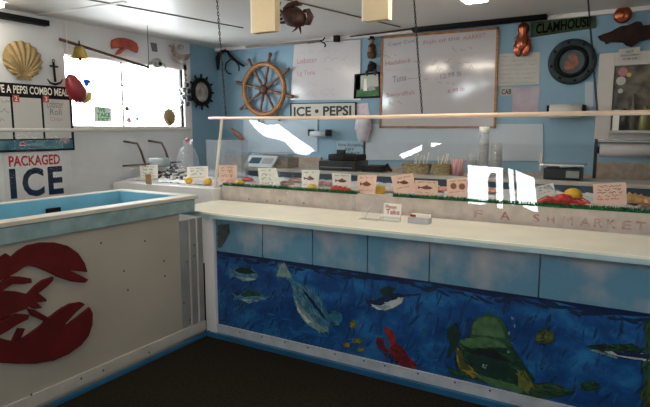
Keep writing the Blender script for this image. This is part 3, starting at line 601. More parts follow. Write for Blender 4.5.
# right scale
xl, xr = shelfp(545, 170).x, shelfp(585, 170).x
t = thing('counter_scale', ((xl+xr)/2, 4.5, SZ), 'black counter scale with flat steel tray, right of the plastic cups', 'scale')
MB().box((xl, 4.42, SZ+.001), (xr-.02, 4.64, SZ+.09)).build('body', darkgrey, t, bevel=.01)
MB().box((xl+.16, 4.412, SZ+.02), (xl+.25, 4.419, SZ+.07)).build('screen', M('lcd_grey', (.2, .22, .2), .3), t)
MB().box((xl-.03, 4.40, SZ+.105), (xr, 4.66, SZ+.12)).box((xl+.1, 4.48, SZ+.09), (xr-.1, 4.6, SZ+.105)).build('weighing_tray', steel, t, bevel=.004)
MB().box((xl-.045, 4.5, SZ+.06), (xl-.025, 4.54, SZ+.19)).build('handle', cream, t)
# register
x0, x1 = shelfp(324, 165).x, shelfp(357, 165).x
t = thing('cash_register', ((x0+x1)/2, 4.55, SZ), 'black cash register below the blue note on the back wall', 'cash register')
MB().box((x0, 4.4, SZ+.001), (x1+.03, 4.68, SZ+.09)).build('drawer_body', darkgrey, t, bevel=.006)
MB().box((x0+.07, 4.45, SZ+.09), (x1+.02, 4.66, SZ+.15)).build('keyboard', black, t, bevel=.012)
MB().box((x0+.12, 4.53, SZ+.151), (x0+.2, 4.57, SZ+.19)).build('display', darkgrey, t, bevel=.004)
MB().box((x0+.02, 4.393, SZ+.03), (x1, 4.3985, SZ+.034)).build('drawer_line', greyp, t)
x = shelfp(374, 165).x; mb = MB(); mb.box((x-.09, 4.42, SZ+.001), (x+.1, 4.62, SZ+.055)); mb.tube([(x+.1, 4.5, SZ+.03), (x+.14, 4.48, SZ+.07), (x+.19, 4.46, SZ+.012)], .012, 8)
tag(mb.build('telephone', black, bevel=.012), 'black telephone right of the cash register', 'telephone')
# wicker baskets of cutlery
wick = M('wicker', (.16, .12, .05), .7, col2=(.4, .32, .17), scale=30, bump=.6, stretch=(1, 1, 5))
for i, (a, b, h, lab) in enumerate(((402, 431, .075, 'wicker basket with pale straws, left of two baskets'), (433, 453, .085, 'wicker basket nearest the plastic cups'))):
    xa, xb = shelfp(a, 168).x, shelfp(b, 168).x; t = thing('wicker_basket', ((xa+xb)/2, 4.5, SZ), lab, 'basket', 'baskets on the service shelf')
    mb = MB(); cx, w2 = (xa+xb)/2, (xb-xa)/2
    mb.prism(Pl((cx, 4.5, SZ), (1, 0, 0), (0, 1, 0), (0, 0, 1)), circ(0, 0, w2*.9, 20, .1), .001, .008)
    def bf(a_, b_): tt = 2*PI*a_; k = .88+.14*b_; return Vector((cx+math.cos(tt)*w2*k, 4.5+math.sin(tt)*.11*k, SZ+.008+h*b_))
    mb.grid(bf, 28, 6, smooth=False)
    mb.build('basket_body', wick, t)
    rr = random.Random(i)
    for k in range(7): X_ = cx+rr.uniform(-.6, .6)*w2; MB().tube([(X_, 4.5+rr.uniform(-.03, .03), SZ+.012), (X_+rr.uniform(-.02, .06), 4.5, SZ+.14+rr.uniform(0, .05))], .004, 5).build('straw', M('pale_straw', (.6, .55, .4), .5), t)
    MB().tube([(cx+math.cos(a_)*w2*1.02, 4.5+math.sin(a_)*.112, SZ+h+.008) for a_ in [2*PI*k/24 for k in range(25)]], .006, 6, caps=False).build('basket_rim', wick, t)
# cups
def cups(px, n, r, lab, py=168, y=4.5, step=.028, h0=.1, mat=cupplastic, top=None):
    x = hit(px, py, 1, y).x; t = thing('cup_stack', (x, y, SZ), lab, 'cups', 'stacks of clear cups')
    for k in range(n): MB().lathe((x, y, SZ+.001+k*step), [(r*.98, 0), (r, .006), (r*.94, .01), (r*.78, h0*.9), (r*.7, h0)], seg=20).build('cup', mat, t)
    if top: z = SZ+(n-1)*step+h0; MB().lathe((x, y, z), [(.001, .0), (r*.9, .0), (r*.9, .05), (.001, .05)], seg=20).build('lid', paper, t)
    return t
cups(472, 4, .05, 'low stack of clear plastic cups left of the tall stack')
cups(483, 10, .045, 'tall stack of clear plastic cups topped with white lid', top=True)
cups(496, 7, .05, 'medium stack of clear plastic cups right of the tall one')
redcup = M('red_white_cup', (.5, .42, .42), .5, col2=(.4, .1, .12), scale=18, stretch=(4, 4, .4))
x = shelfp(459, 170).x; t = MB().lathe((x, 4.46, SZ+.001), [(.001, 0), (.045, 0), (.06, .135), (.057, .135), (.043, .006), (.001, .006)], seg=22).build('paper_tub', redcup); tag(t, 'pink and red printed paper tub left of the clear cups', 'paper tub')
# translucent bin
xa, xb = hit(208, 165, 1, 4.1).x, hit(243, 165, 1, 4.1).x; t = thing('clear_bin', ((xa+xb)/2, 4.2, 1.145), 'translucent plastic bin behind the guard corner post', 'bin')
za, zb = 1.147, hit(225, 140, 1, 4.08).z
mb = MB()
for a, b in (((xa, 4.08, za), (xb, 4.086, zb)), ((xa, 4.18, za), (xb, 4.186, zb)), ((xa, 4.086, za), (xa+.006, 4.18, zb)), ((xb-.006, 4.086, za), (xb, 4.18, zb)), ((xa, 4.08, za-.002), (xb, 4.186, za+.004))): mb.box(a, b)
mb.build('bin_body', frost, t); MB().box((xa-.006, 4.072, zb-.01), (xb+.006, 4.08, zb)).build('bin_rim', frost, t)
# ================================================================== BACK COUNTER and wall-side fittings
bc = thing('back_counter', (-1.5, 5.05, 0), 'tan work counter along the blue back wall', 'counter')
MB().box((LW+.02, 4.85, .0), (RW-.02, BW-.01, 1.1)).build('cabinet', white, bc); MB().box((LW+.02, 4.82, 1.1), (RW-.02, BW-.01, 1.14)).build('worktop', M('tan_top', (.3, .24, .19), .5, var=.15, scale=10), bc)
tan = M('tan_backsplash', (.30, .22, .16), .5, col2=(.40, .32, .25), scale=22)
mb = MB().box((LW+.02, BW-.03, 1.14), (RW-.02, BW-.002, 1.215)); mb.box((hit(292, 160, 1, BW).x-1, BW-.03, 1.215), (hit(322, 160, 1, BW).x, BW-.002, 1.30)); mb.box((hit(597, 160, 1, BW).x, BW-.03, 1.215), (RW-.02, BW-.002, 1.33))
mb.build('backsplash', tan, bc)
def wallpanel(pts, mat, label, cat='panel', name='wall_panel', d=.012):
    o = MB().prism(PB, PB.px(pts), .002, d).build(name, mat); return tag(o, label, cat)
wallpanel([(364,124),(543,124),(543,161),(364,160)], M('pale_board', (.42, .46, .5), .5, var=.05, scale=3), 'pale blank board beneath the framed whiteboard')
wallpanel([(244,118),(318,116),(318,152),(244,152)], M('pale_blue_board', (.36, .45, .52), .5, var=.05, scale=3), 'pale blue blank board left of the paper towel roll')
# ---- text boards
def board(pts, label, frame=None, fw_=.02, mat=boardw, name='whiteboard', cat='whiteboard'):
    uv = PB.px(pts); o = MB().prism(PB, uv, .002, .014).build(name, mat); tag(o, label, cat)
    if frame:
        c = Vector((sum(p[0] for p in uv)/4, sum(p[1] for p in uv)/4)); mb = MB()
        for i in range(4):
            a, b = Vector(uv[i]), Vector(uv[(i+1) % 4]); t = (b-a).normalized(); n_ = Vector((-t.y, t.x)); n_ = n_ if n_.dot(c-a) < 0 else -n_
            mb.prism(PB, [tuple(a-t*fw_), tuple(b+t*fw_), tuple(b+t*fw_+n_*fw_), tuple(a-t*fw_+n_*fw_)], .002, .024)
        mb.build('frame', frame, o)
    return o
wb = board([(295,44),(361,40),(361,100),(291,100)], 'frameless whiteboard with faint red prices above the ICE PEPSI sign')
def wbtext(par, s, p0, p1, m, bold=0):   # p0 lower-left px, p1 upper-right px
    a = PB.uv(*p0); b = PB.uv(*p1); return text(s, PB, a[0], b[0], a[1], b[1], m, par, 'handwriting', .0155, bold=bold, dv=0)
fr_, fg_ = M('faint_red', (.46, .22, .22), .6), M('faint_grey', (.38, .36, .38), .6)
def wbscr(par, p0, p1, h, m, seed, words=3, w=.004):
    a = PB.uv(*p0); b = PB.uv(*p1); mb = MB(); scribble(mb, PB, a[0], b[0], a[1], h, w, random.Random(seed), .0155, 0, words, b[1]-a[1]); mb.build('handwriting', m, par)
wbscr(wb, (299,52), (340,50), .04, fg_, 1); wbtext(wb, 'Lobster', (298,64), (318,57), fr_); wbscr(wb, (325,60), (354,57), .05, fr_, 2, 2); wbscr(wb, (325,70), (345,69), .04, fg_, 6, 2)
wbtext(wb, 'Lg Tuna', (298,77), (316,70), fr_); wbscr(wb, (300,85), (320,84), .04, fg_, 3, 2); wbscr(wb, (307,92), (338,91), .05, fg_, 4, 2); wbscr(wb, (305,96), (336,95), .03, fg_, 5, 2)
fw2 = board([(384,39),(497,30),(494,126),(382,126)], 'large whiteboard in brown wooden frame listing fish', woodbrown, .022, mat=M('whiteboard_grey', (.48, .45, .45), .095, var=.03, scale=2, spec=.9))
mr, mg = M('marker_red', (.36, .13, .13), .6), M('marker_dark', (.16, .15, .17), .6)
def wbt(s, x0, x1, y0, y1, m, bold=0):
    a = PB.uv(x0, y0); b = PB.uv(x1, y1); return text(s, PB, a[0], b[0], a[1], b[1], m, fw2, 'handwriting', .0155, bold=bold, dv=.02)
wbt('Cape Cod', 389, 415, 47.5, 41, mg); wbt("Fish of the", 424, 460, 45, 38, mr); wbt('MARKET', 464, 486, 41, 35, mr)
wbt('Haddock', 386, 412, 66, 60, mr); wbscr(fw2, (414,62), (422,62), .004, mr, 31, 1); wbscr(fw2, (432,63), (470,60), .05, mr, 8); wbscr(fw2, (452,50), (474,48), .04, mg, 9)
wbscr(fw2, (386,70.5), (420,69.5), .03, fg_, 41, 3); wbscr(fw2, (436,69), (482,66), .045, mr, 42, 4); wbscr(fw2, (437,74.5), (470,73), .03, fg_, 43, 3); wbscr(fw2, (388,88), (398,88), .03, fg_, 44, 1); wbscr(fw2, (390,103), (404,102.5), .03, mr, 45, 2); wbscr(fw2, (448,56), (488,53), .03, fg_, 46, 3)
wbt('Tuna', 393, 407, 83, 76, mg); wbscr(fw2, (408,79), (421,78), .005, mr, 32, 1); wbscr(fw2, (424,79), (440,78), .05, mr, 11, 2); wbt('12.99 lb', 441, 462, 79, 73, mg)
wbscr(fw2, (438,84), (456,84), .03, mg, 13, 2); wbt('Swordfish', 387, 415, 97.5, 92, mr); wbt('8.99 lb', 448, 465, 93.5, 89, mr); wbscr(fw2, (385,57), (398,56), .03, mg, 14, 1); wbscr(fw2, (425,103), (442,102), .03, fg_, 15, 2)
wbscr(fw2, (386,122), (455,121), .04, fg_, 16, 6)
sg = board([(292,104),(356,103),(356,117),(292,118)], 'black and white ICE PEPSI sign under the frameless whiteboard', black, .009, mat=M('sign_offwhite', (.5, .48, .42), .5), name='sign', cat='sign')
a = PB.uv(294.5, 116.4); b = PB.uv(352, 105.5); text('ICE \u2022 PEPSI', PB, a[0], b[0], a[1], b[1], ink, sg, 'lettering', .0155, bold=.03)
# lighthouse picture
pc_ = board([(357,76),(379,74),(380,96),(356,97)], 'small black framed lighthouse picture between the whiteboards', black, .018, mat=M('picture_sky', (.42, .44, .36), .5), name='picture', cat='picture')
MB().prism(PB, PB.px([(357,90),(366,89),(380,86),(380,96),(357,97)]), .0145, .016).build('painted_hill', M('hill_green', (.04, .14, .04), .6, var=.4, scale=20), pc_)
MB().prism(PB, PB.px([(364,91),(365,79),(367,79),(368,91)]), .016, .017).build('painted_lighthouse', paper, pc_); MB().prism(PB, PB.px([(369,91),(369,87),(375,86),(376,90)]), .016, .017).build('painted_house', M('house_grey', (.3, .3, .3), .6), pc_)
# figurines
def fig(px, py, lab, tall):
    q = hit(px, py, 1, BW-.03); t = thing('carved_figure', (q.x, BW-.03, q.z-.1), lab, 'figurine')
    if tall:
        MB().lathe((q.x, BW-.035, q.z-.1), [(.001, 0), (.04, .005), (.05, .05), (.035, .1), (.04, .13), (.02, .15), (.001, .15)], seg=14).build('body', wooddark, t)
        MB().ell((q.x, BW-.04, q.z+.075), (.027, .025, .032), 12, 8).build('head', M('figure_tan', (.25, .13, .06), .5), t); MB().lathe((q.x, BW-.04, q.z+.095), [(.04, 0), (.025, .005), (.022, .03), (.001, .032)], seg=12).build('hat', black, t)
        MB().ell((q.x-.005, BW-.075, q.z-.01), (.022, .012, .03), 10, 6).build('apron', M('figure_tan', (0, 0, 0)), t)
    else:
        MB().ell((q.x, BW-.04, q.z), (.05, .03, .055), 14, 8, jit=.2).build('body', black, t)
        for s in (-1, 1): MB().tube([(q.x+s*.03, BW-.04, q.z-.03), (q.x+s*.055, BW-.05, q.z-.055), (q.x+s*.045, BW-.05, q.z-.09)], [.018, .016, .008], 8).build('leg', wooddark, t)
        MB().ell((q.x, BW-.06, q.z+.04), (.025, .02, .02), 10, 6).build('head', wooddark, t)
fig(372, 49, 'upper dark carved fisherman figure above the lighthouse picture', True); fig(372, 67, 'lower squat dark carving just above the lighthouse picture', False)
# note, handle, papers
def sheet(pts, mat, label, lines=0, seed=1, m=mg, name='paper_sheet', cat='paper', d=.004, red=False):
    uv = PB.px(pts); o = MB().prism(PB, uv, .002, d).build(name, mat); tag(o, label, cat)
    if lines:
        mb = MB(); u0, u1 = uv[0][0], uv[1][0]; v1 = uv[0][1]; v0 = uv[3][1]; H = (v1-v0)
        for k in range(lines): scribble(mb, PB, u0+.02, u1-.02, v1-H*(k+.7)/(lines+.4), H/lines*.35, .003, random.Random(seed+k), d+.0015, 0, 3, (uv[1][1]-uv[0][1]))
        mb.build('handwriting', m, o)
    return o
wallpanel([(337,141),(366,141),(366,156),(337,156)], M('pale_blue_note', (.27, .40, .48), .5), 'pale blue plate with dark lettering above the register', 'sign', 'sign')
nt_ = bpy.data.objects[-1] if False else None
pn = [o for o in COL.objects if o.name.startswith('sign') and o.get('label', '').startswith('pale blue plate')][0]
for s, x0, x1, y0, y1 in (('Now Accepting', 339, 364, 147, 143.5), ('EBT', 346, 355, 150.6, 148), ('DEBIT', 342, 361, 155, 152)):
    a = PB.uv(x0, y0); b = PB.uv(x1, y1); text(s, PB, a[0], b[0], a[1], b[1], ink, pn, 'lettering', .0135, bold=.01)
sheet([(356,104),(368,103),(370,118),(357,119)], M('pinkish_note', (.6, .5, .55), .6), 'small pale pink note right of the ICE PEPSI sign', 2, 40)
# hanging plastic bag by the note
q = hit(363, 128, 1, BW-.05)
def bagf2(a, b): t = 2*PI*a; r = .05+.05*math.sin(b*2.6)+.015*noise.noise(Vector((math.cos(t)*2, math.sin(t)*2, b*5))); return Vector((q.x+math.cos(t)*r, BW-.05+math.sin(t)*r*.4, q.z-.14+.28*b))
t = MB().grid(bagf2, 20, 8).build('hanging_bag', M('white_film', (.55, .56, .62), .4, col2=(.35, .2, .22), scale=6)); tag(t, 'white and red plastic bag hanging right of the towel roll', 'bag')
# towel roll on the back wall
def roll(px0, px1, py, r, lab, mat, y=BW-.09, arm=black, name='roll_holder'):
    a = hit(px0, py, 1, y); b = hit(px1, py, 1, y); z = (a.z+b.z)/2; t = thing(name, ((a.x+b.x)/2, y, z), lab, 'paper roll holder')
    MB().tube([(a.x, y, z), (b.x, y, z)], r, 20).build('paper_roll', mat, t)
    for x_, s in ((a.x-.015, -1), (b.x+.015, 1)): MB().box((x_-.01, y-.03, z-.02), (x_+.01, BW-.003, z+.05)).build('bracket', arm, t, bevel=.003)
    return t
roll(311, 326, 134, .034, 'small paper roll on a dark bracket between sign and bag', M('roll_grey', (.5, .55, .6), .6), arm=darkgrey)
roll(550, 582, 111, .06, 'white paper roll on black bracket left of the serving window', M('roll_white', (.52, .5, .47), .6))
# wrapping-film cutter on the right
a = hit(600, 150, 1, 4.95); b = Vector((hit(690, 150, 1, 4.95).x, 4.95, a.z)); t = thing('paper_cutter', (a.x, 4.95, 1.14), 'long wrapping paper roll in dark cutter at the right', 'paper cutter')
MB().tube([(a.x, 4.95, a.z), (b.x, 4.95, a.z)], .055, 22).build('paper_roll', M('kraft_grey', (.40, .37, .36), .6), t)
MB().box((a.x-.02, 4.885, a.z+.075), (b.x+.02, 4.93, a.z+.087)).build('cutting_blade', steel, t); MB().tube([(a.x-.03, 4.96, a.z), (a.x+.01, 4.96, a.z)], .03, 14).build('end_cap', black, t)
for x_ in (a.x-.03, b.x+.03): MB().box((x_-.012, 4.88, 1.141), (x_+.012, 5.02, 1.16)).box((x_-.012, 4.93, 1.16), (x_+.012, 4.99, a.z+.09)).build('stand', darkgrey, t)
# papers, plate and copper
sheet([(499,54),(540,52),(539,84),(498,86)], M('aged_paper', (.45, .43, .38), .6, var=.05), 'large aged page of handwriting right of the framed whiteboard', 7, 50, inkgrey)
pb_ = sheet([(500,87),(513,87),(513,95),(500,96)], M('plate_tan', (.36, .34, .28), .5), 'small tan number plate below the aged page', 0); a = PB.uv(501.5, 94.5); b = PB.uv(511.5, 89); text('CAB', PB, a[0], b[0], a[1], b[1], ink, pb_, 'lettering', .0055, bold=.02)
sheet([(513,88),(540,86),(538,114),(512,114)], M('mauve_paper', (.36, .28, .34), .6, col2=(.45, .4, .42), scale=6), 'mauve picture sheet hanging under the aged page', 0)
sheet([(585,82),(593,82),(593,108),(585,108)], M('chart_white', (.4, .44, .46), .5), 'narrow white strip hanging below the porthole', 0)
# copper moulds
q = hit(523, 40, 1, BW-.03); t = thing('copper_mould', (q.x, BW-.03, q.z-.15), 'copper lobster shaped mould right of the framed whiteboard', 'mould')
MB().tube([(q.x, BW-.035, q.z+.15), (q.x, BW-.035, q.z+.13), (q.x, BW-.035, q.z+.09), (q.x, BW-.035, q.z+.05), (q.x, BW-.035, q.z+.0), (q.x, BW-.035, q.z-.05), (q.x, BW-.035, q.z-.12)], [.02, .045, .052, .036, .05, .066, .03], 14).build('body', copper, t)
for s in (-1, 1): MB().ell((q.x+s*.04, BW-.055, q.z-.085), (.036, .026, .066), 14, 8, rot=Matrix.Rotation(s*.25, 3, 'Y')).build('claw', copper, t)
for s in (-1, 1):
    for k in range(3): MB().tube([(q.x+s*.03, BW-.04, q.z+.05-.035*k), (q.x+s*.07, BW-.04, q.z+.02-.035*k)], .009, 6).build('ridge', copper, t)
q = hit(623, 15, 1, BW-.04); t = thing('copper_pan', (q.x, BW-.04, q.z-.07), 'round copper mould hanging above the dark wooden fish', 'mould')
MB().ell((q.x, BW-.045, q.z), (.07, .04, .068), 18, 10).build('bowl', copper, t); MB().tube([(q.x-.03, BW-.05, q.z+.05), (q.x, BW-.05, q.z+.085), (q.x+.03, BW-.05, q.z+.05)], .007, 6).build('handle', blackiron, t)
for k in range(5): MB().tube([(q.x-.05+.025*k, BW-.078+.006*abs(k-2)**1.5, q.z-.035), (q.x-.05+.025*k, BW-.082+.006*abs(k-2)**1.5, q.z+.03)], .006, 6).build('rib', copper, t)
# clam house sign
sgm = M('sign_green', (.04, .058, .03), .7, var=.4, scale=12, spec=.15)
cs_ = board([(531,22),(596,12),(596,28),(531,37.5)], 'dark green name sign above the porthole', None, mat=sgm, name='sign', cat='sign')
a = PB.uv(536, 34.5); b = PB.uv(592, 15); 
text('CLAMHOUSE', PB, a[0], b[0], PB.uv(536, 34.5)[1], PB.uv(536, 24.5)[1], M('sign_letters', (.003, .004, .003), .8, spec=.05), cs_, 'lettering', .0155, bold=.03, dv=PB.uv(592, 26.5)[1]-PB.uv(536, 34.5)[1])
# porthole
q = hit(572, 62, 1, BW); t = thing('porthole', (q.x, BW-.02, q.z-.2), 'round dark teal porthole with an orange picture inside', 'porthole')
teal = M('teal_ring', (.018, .03, .032), .5, spec=.25, var=.3, scale=12)
MB().lathe((q.x, BW-.002, q.z), [(.195, 0), (.195, .03), (.185, .04), (.14, .04), (.13, .03), (.13, 0)], (0, -1, 0), 40).build('ring', teal, t)
MB().lathe((q.x, BW-.002, q.z), [(.13, .01), (.13, .05), (.115, .055), (.105, .045), (.105, .01)], (0, -1, 0), 36).build('inner_ring', black, t)
MB().lathe((q.x, BW-.002, q.z), [(.001, .012), (.107, .012)], (0, -1, 0), 36).build('picture_disc', M('disc_blue', (.035, .055, .065), .5), t)
MB().prism(PB, [(q.x-.06, q.z-.05), (q.x-.03, q.z-.075), (q.x+.02, q.z-.06), (q.x+.055, q.z-.02), (q.x+.05, q.z+.03), (q.x+.015, q.z+.065), (q.x-.03, q.z+.05), (q.x-.02, q.z+.015), (q.x-.055, q.z+.0)], .015, .02).build('orange_picture', M('orange_picture', (.32, .09, .02), .5, col2=(.09, .04, .03), scale=18), t)
for k in range(8): a = 2*PI*k/8+.2; MB().ell((q.x+.165*math.cos(a), BW-.044, q.z+.165*math.sin(a)), (.012, .008, .012), 8, 5).build('bolt', black, t)
# dark wooden fish
fz = MB().prism(PB, PB.px([(597.7,37.2),(603.8,34.6),(610.6,32.4),(615.8,29.5),(621,26.9),(628,26),(631,24.6),(636.5,22),(641.6,22.6),(643,26),(650,25.5),(660,26),(672,24),(684,18),(688,20),(684,32),(688,44),(682,45),(668,37),(658,38.5),(650,39.3),(640,41.5),(636.5,44),(631.3,47.2),(626,45.8),(622.7,42.7),(610.6,42.4),(606,44.5),(604.5,42),(600.3,40.6)]), .004, .04)
tag(fz.build('wooden_fish', M('fish_brown', (.03, .015, .012), .7, var=.3, scale=10, spec=.12), bevel=.003), 'dark brown wooden fish over the serving window', 'wall decoration')
# service window with frame, notice, stickers, bottles
q0 = hit(600, 54, 1, BW); X0 = q0.x; sw = thing('serving_hatch', (X0+.4, BW, 1.35), 'white framed hatch with stickers at the right of the blue wall', 'hatch')
zt, zb_ = q0.z, 1.50; fm = M('hatch_frame', (.5, .46, .42), .5, var=.06, scale=6)
mb = MB(); X1 = X0+1.0
for a, b in (((X0, BW-.04, zb_), (X0+.12, BW-.002, zt)), ((X1-.12, BW-.04, zb_), (X1, BW-.002, zt)), ((X0+.12, BW-.04, zt-.11), (X1-.12, BW-.002, zt)), ((X0+.12, BW-.04, zb_), (X1-.12, BW-.002, zb_+.1))): mb.box(a, b)
mb.build('frame', fm, sw, bevel=.004); MB().box((X0+.121, BW-.012, zb_+.101), (X1-.121, BW-.003, zt-.111)).build('backing', M('hatch_dark', (.02, .018, .012), .4, col2=(.17, .14, .09), scale=11), sw)
for px, py, r, m in ((623, 72, .035, M('sticker_pink', (.45, .18, .2), .5)), (621, 81, .036, M('sticker_white', (.5, .48, .45), .5)), (620.5, 91, .02, M('sticker_white', (0, 0, 0)))):
    uv = PB.uv(px, py); MB().prism(PB, circ(uv[0], uv[1], r, 18), .013, .015).build('sticker', m, sw)
uv = PB.uv(629, 75); MB().prism(PB, circ(uv[0], uv[1], .018, 12), .0155, .017).build('sticker', M('sticker_yellow', (.6, .4, .05), .5), sw)
for px, py, h, r, lab, mt in ((634, 100, .30, .025, 'tall dark bottle standing in the hatch', 'bottle_green'), (646, 100, .2, .04, 'squat yellow-green bottle in the hatch at the edge', 'bottle_yellow'), (625, 100, .18, .03, 'short dark bottle left inside the hatch', 'bottle_dark')):
    x = hit(px, py, 1, BW-.07).x; mm = M(mt, {'bottle_green': (.10, .09, .06), 'bottle_yellow': (.2, .19, .05), 'bottle_dark': (.012, .012, .012)}[mt], .25)
    o = MB().lathe((x, BW-.075, zb_+.101), [(.001, 0), (r, 0), (r, h*.55), (r*.4, h*.75), (r*.4, h), (.001, h)], seg=16).build('bottle', mm); tag(o, lab, 'bottle', 'bottles in the hatch')
MB().box((X0+.1, BW-.12, zb_+.08), (X1-.1, BW-.0405, zb_+.1)).build('ledge', fm, sw)
x = hit(617.5, 95, 1, BW-.09).x; o = MB().box((x-.022, BW-.1, zb_+.101), (x+.025, BW-.085, zb_+.27)).build('white_card', paper); tag(o, 'upright white card standing in the hatch left corner', 'card')
nt = MB().prism(PB, PB.px([(619,50),(640,47.5),(641,60),(619,62)]), .042, .045).build('notice', M('notice_paper', (.45, .42, .38), .6)); tag(nt, 'paper notice NOT RESPONSIBLE pinned over the hatch frame', 'notice')
for i, s in enumerate(('NOT', 'RESPONSIBLE', 'AFTER 5:00')):
    wd = (3.5, 9, 7.5)[i]; a = PB.uv(630-wd, 53.8+3.5*i); b = PB.uv(630+wd, 51.3+3.5*i); text(s, PB, a[0], b[0], a[1], b[1], ink, nt, 'lettering', .047, bold=.01, dv=.004)
# ship's wheel
q = hit(264, 89.5, 1, BW-.06); t = thing('ship_wheel', (q.x, BW-.06, q.z-.4), 'large varnished ship wheel left of the frameless whiteboard', 'ship wheel')
def ring(r0, r1, d0, d1): return [(r0, d0), (r1, d0), (r1, d1), (r0, d1)]
MB().lathe((q.x, BW-.06, q.z), ring(.265, .315, -.012, .022), (0, -1, 0), 48, closed=True).build('rim', woodbrown, t); MB().lathe((q.x, BW-.06, q.z), ring(.282, .298, .022, .027), (0, -1, 0), 48, closed=True).build('rim_band', M('wood_light', (.42, .2, .07), .4), t)
MB().lathe((q.x, BW-.06, q.z), [(.001, -.015), (.05, -.015), (.055, .02), (.03, .035), (.001, .035)], (0, -1, 0), 24).build('hub', wooddark, t)
for k in range(8):
    a = 2*PI*k/8+.55; d = Vector((math.cos(a), 0, math.sin(a))); c = Vector((q.x, BW-.06, q.z))
    MB().tube([c+d*r for r in (.045, .08, .12, .16, .2, .26, .315, .33, .36, .40, .425, .43)], [.014, .015, .022, .013, .018, .015, .015, .02, .014, .022, .017, .005], 8).build('spoke', M('spoke_wood', (.14, .06, .03), .45, var=.3, scale=14), t)
# ice tongs in the corner
c = hit(222, 55, 1, BW-.04); P_ = lambda x, y: hit(x, y, 1, BW-.04)
mb = MB().tube([P_(218, 70), P_(218, 58), P_(221, 52), P_(226, 50), P_(230, 55), P_(237, 62), P_(244, 66)], [.012, .03, .022, .018, .015, .016, .012], 8)
mb.tube([P_(229, 47), P_(228, 54), P_(231, 59), P_(226, 63), P_(225, 69), P_(228, 73), P_(231, 74)], [.008]*7, 8); mb.tube([P_(231, 59), P_(236, 61), P_(239, 66), P_(239, 71)], .008, 8)
tag(mb.build('ice_tongs', blackiron), 'black iron ice tongs hanging in the blue corner', 'tongs')
mb = MB().tube([hit(233, 130, 1, 4.9), hit(243, 139, 1, 4.9)], .03, 4); q = hit(243, 139, 1, 4.9)
hd = MB().tube([hit(232, 129, 1, 5.27), hit(237, 134, 1, 5.27), hit(243, 140, 1, 5.27)], [.02, .03, .026], 8)
tag(hd.build('wooden_club', M('club_brown', (.34, .14, .09), .5)), 'short brown wooden club tilted below the ship wheel', 'club')
# gaffs under the ceiling
def pole(pts, rs, m, lab, name, cat, y=BW-.09, par=None):
    return tag(MB().tube([hit(a, b, 1, y) for a, b in pts], rs, 8).build(name, m), lab, cat)
gf = pole([(246, 47), (285, 44), (320, 41)], .013, M('gaff_wood', (.2, .18, .16), .5), 'grey wooden gaff under the ceiling left of the black pole', 'gaff', 'gaff')
MB().tube([hit(a, b, 1, BW-.09) for a, b in ((308, 43), (318, 41.5), (323, 40), (325, 37.5))], .008, 6).tube([hit(a, b, 1, BW-.09) for a, b in ((320, 41), (324, 43), (325.5, 45), (324.5, 47))], .008, 6).build('hook', blackiron, gf)
hp = pole([(350, 36.5), (380, 33), (411, 29)], .009, wooddark, 'long black harpoon pole above the framed whiteboard', 'harpoon', 'harpoon')
MB().tube([hit(a, b, 1, BW-.09) for a, b in ((411, 29), (414, 28.6), (470, 23), (547, 14.5))], [.01, .04, .042, .045], 10).build('shaft', black, hp)
q = hit(337, 37, 1, BW-.09); mb = MB().box((q.x-.03, BW-.12, q.z-.05), (q.x+.025, BW-.06, q.z+.05)); mb.tube([(q.x, BW-.09, q.z+.05), (q.x+.01, BW-.09, CEIL-.04)], .006, 6)
tag(mb.build('pulley', black, bevel=.008), 'small black pulley block hanging between gaff and harpoon', 'pulley')
# ================================================================== LEFT WALL DECOR
# scallop shell on the white panel
def scallop(px, py, ru, rv, lab, pl, d, mat, ribs=16):
    c = pl.uv(px, py); mb = MB()
    pv = (c[0], c[1]-rv*.86)
    def f(a, b):
        th = -1.15+(PI+2.3)*a; k = .02+.98*b; e = 1+.02*math.cos(a*ribs*2*PI)
        eu = c[0]+math.cos(th)*ru*e; ev = c[1]+math.sin(th)*rv*e
        return pl.at(pv[0]+(eu-pv[0])*k, pv[1]+(ev-pv[1])*k, d+.004+.035*math.sin(min(1, k)*PI*.92)+.008*math.cos(a*ribs*2*PI)*k)
    mb.grid(f, ribs*6, 10)
    mb.prism(pl, [(c[0]-ru*.36, c[1]-rv*1.08), (c[0]+ru*.36, c[1]-rv*1.08), (c[0]+ru*.3, c[1]-rv*.75), (c[0]-ru*.3, c[1]-rv*.75)], d+.001, d+.02)
    return tag(mb.build('scallop_shell', mat), lab, 'shell')
c0 = PP.uv(3, 60); c1_ = PP.uv(42, 60); ru = (c1_[0]-c0[0])/2; rv = (PP.uv(22, 41)[1]-PP.uv(22, 78)[1])/2
scallop(22, 60, ru, rv, 'large golden scallop shell above the menu board', PP, .0, gold, 14)
# anchor
an = PP.px([(52, 61), (53, 63)]); pa = lambda x, y: PP.at(*PP.uv(x, y), .02)
mb = MB().tube([pa(52, 62), pa(54, 82)], .010, 8).tube([pa(48.5, 66), pa(56.5, 67)], .008, 8).tube([pa(46, 79), pa(49, 83), pa(54, 84.5), pa(59, 83), pa(61.5, 79.5)], [.004, .009, .011, .009, .004], 8)
mb.tube([pa(52+1.2*math.cos(t), 61+1.4*math.sin(t)) for t in [k*PI/4 for k in range(9)]], .004, 6)
tag(mb.build('anchor', blackiron), 'small black anchor above the right end of the menu board', 'anchor')
